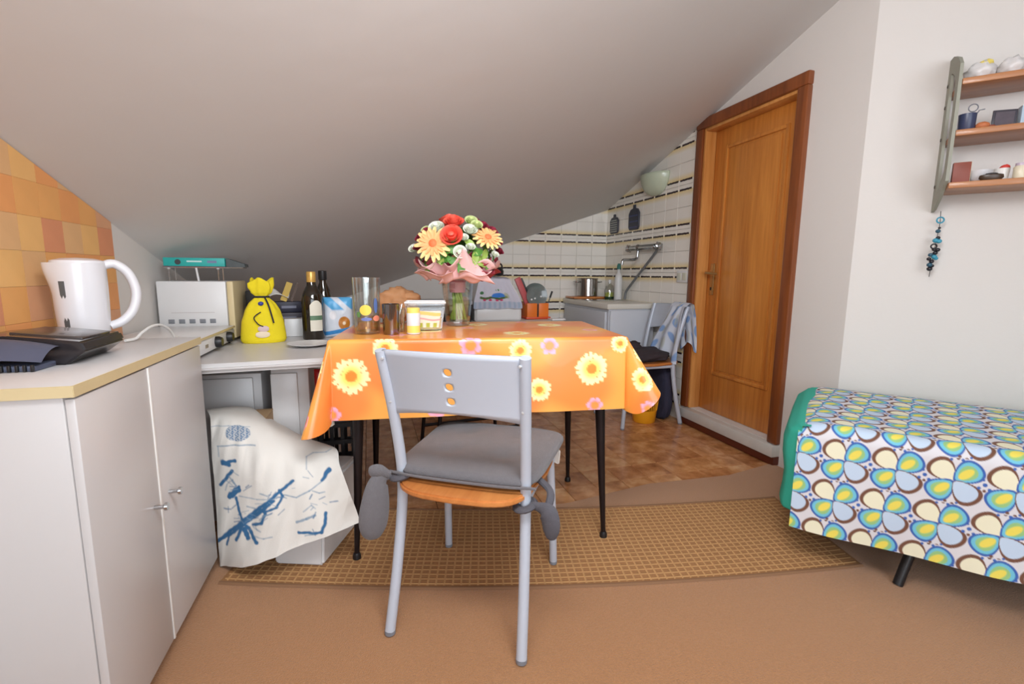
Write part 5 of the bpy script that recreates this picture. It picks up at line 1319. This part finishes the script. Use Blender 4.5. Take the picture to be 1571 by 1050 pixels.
o = on_shelf('orange_trinket', 'small orange rounded trinket beside the blue mug', 'ornament', .088, -.165, 1); G().blob((0, 0, .012), (.020, .012, .013), 3, .15).done('body', mat('terracotta', (190, 110, 66), .6), o); G().blob((.024, 0, .006), (.012, .008, .006), 2).done('foot', mat('dark_red_clay', (140, 70, 50), .6), o)
o = on_shelf('dark_picture_frame', 'dark grey picture frame leaning back on the middle shelf', 'frame', .150, -.14, 1); G().box((0, .008, .034), (.066, .006, .066), rot=(-.18, .06, .0), bev=.002).done('frame', mat('dark_slate', (70, 68, 76), .4), o); G().box((0, .0045, .034), (.050, .003, .050), rot=(-.18, .06, 0)).done('picture', mat('dark_photo', (92, 84, 92), .3, var=.3, vscale=40), o); G().box((0, .028, .02), (.02, .003, .045), rot=(.4, 0, 0)).done('easel_strut', m_black, o)
o = on_shelf('pale_blue_box', 'pale blue box behind the dark picture frame', 'box', .215, -.12, 1); G().box((0, 0, .035), (.05, .05, .07), bev=.002).done('carton', mat('pale_blue_card', (178, 198, 214), .6), o); G().box((0, 0, .0705), (.051, .051, .003)).done('lid', m_white2, o)
o = on_shelf('red_brown_book', 'red-brown hardback standing at the bracket end of the lowest shelf', 'book', .047, -.165, 2); G().box((0, 0, .037), (.050, .020, .072), bev=.002).done('cover', mat('red_brown_cover', (136, 66, 50), .5, var=.25, vscale=25), o); G().box((.0015, 0, .037), (.049, .015, .0728)).done('pages', mat('old_paper', (214, 200, 170), .8), o)
o = on_shelf('white_bowl', 'rounded white bowl beside the red-brown book', 'bowl', .105, -.135, 2); G().lathe([(0, 0), (.018, 0), (.032, .016), (.036, .042), (.034, .042), (.030, .018), (0, .005)], seg=28).done('bowl', mat('grey_white_glaze', (208, 206, 208), .3), o)
o = on_shelf('dark_oval_dish', 'low dark brown oval dish at the front of the lowest shelf', 'dish', .128, -.182, 2); G().lathe([(0, 0), (.026, 0), (.034, .008), (.032, .018), (.026, .02), (0, .022)], seg=28, sy=.45).done('dish', mat('dark_brown_glaze', (66, 48, 34), .35, var=.3, vscale=40), o); G().blob((0, 0, .022), (.018, .006, .004), 2).done('contents', m_black, o)
o = on_shelf('white_cup', 'white cup holding something red, on the lowest shelf', 'cup', .165, -.13, 2); G().lathe([(0, 0), (.018, 0), (.022, .045), (.020, .045), (.016, .004), (0, .004)], seg=24).done('cup', mat('white_glaze', (226, 222, 216), .3), o); G().blob((.006, -.005, .048), (.014, .010, .010), 2, .3).done('red_flower', mat('bright_red', (206, 66, 56), .5), o)
o = on_shelf('cream_jar', 'cream jar at the outer end of the lowest shelf', 'jar', .205, -.165, 2); G().lathe([(0, 0), (.017, 0), (.019, .004), (.019, .04), (.014, .046), (0, .046)], seg=24).done('jar_body', mat('cream_glaze', (226, 216, 190), .3), o); G().lathe([(0, .044), (.015, .044), (.015, .054), (0, .055)], seg=20).done('lid', mat('lilac_lid', (196, 180, 196), .4), o)
# bead garland hanging from the shelf bracket
bd = thing('bead_garland', 'string of turquoise and black beads hanging from the shelf bracket', 'garland', (sh.location.x+.030*math.cos(SA)+.045*math.sin(SA), sh.location.y+.030*math.sin(SA)-.045*math.cos(SA), 1.262), SA)
G().tube([(-.006, 0, .0), (-.004, 0, -.05), (-.01, 0, -.15), (-.016, 0, -.26)], .0012, 6).done('string', m_black, bd)
G().tube([(-.004+.011*math.cos(2*PI*k_/18), 0, -.035+.011*math.sin(2*PI*k_/18)) for k_ in range(18)], .0028, 8, closed=True).done('ring', mat('turquoise_bead', (62, 150, 176), .3, var=.1), bd)
G().tube([(-.014+.009*math.cos(2*PI*k_/18), -.004, -.138+.009*math.sin(2*PI*k_/18)) for k_ in range(18)], .0028, 8, closed=True).done('ring', mat('black_bead', (34, 32, 38), .3), bd)
tq, bk_, nb = mat('turquoise_bead', (62, 150, 176), .3), mat('black_bead', (34, 32, 38), .3), mat('dark_teal_bead', (44, 84, 104), .3)
for x, z, r, m_ in ((-.004, -.066, .005, bk_), (-.006, -.078, .009, nb), (-.004, -.105, .008, bk_), (-.010, -.115, .011, tq), (.0, -.118, .010, tq), (-.012, -.150, .008, bk_), (.0, -.152, .009, bk_), (-.006, -.164, .009, bk_), (-.020, -.172, .009, nb), (-.008, -.180, .010, tq), (-.002, -.186, .008, tq), (-.024, -.188, .008, bk_), (-.014, -.198, .009, bk_), (-.020, -.212, .010, nb), (-.012, -.216, .008, bk_), (-.018, -.228, .010, bk_)):
    G().blob((x, random.uniform(-.004, .004), z), (r, r, r*.9), 2).done('bead', m_, bd)
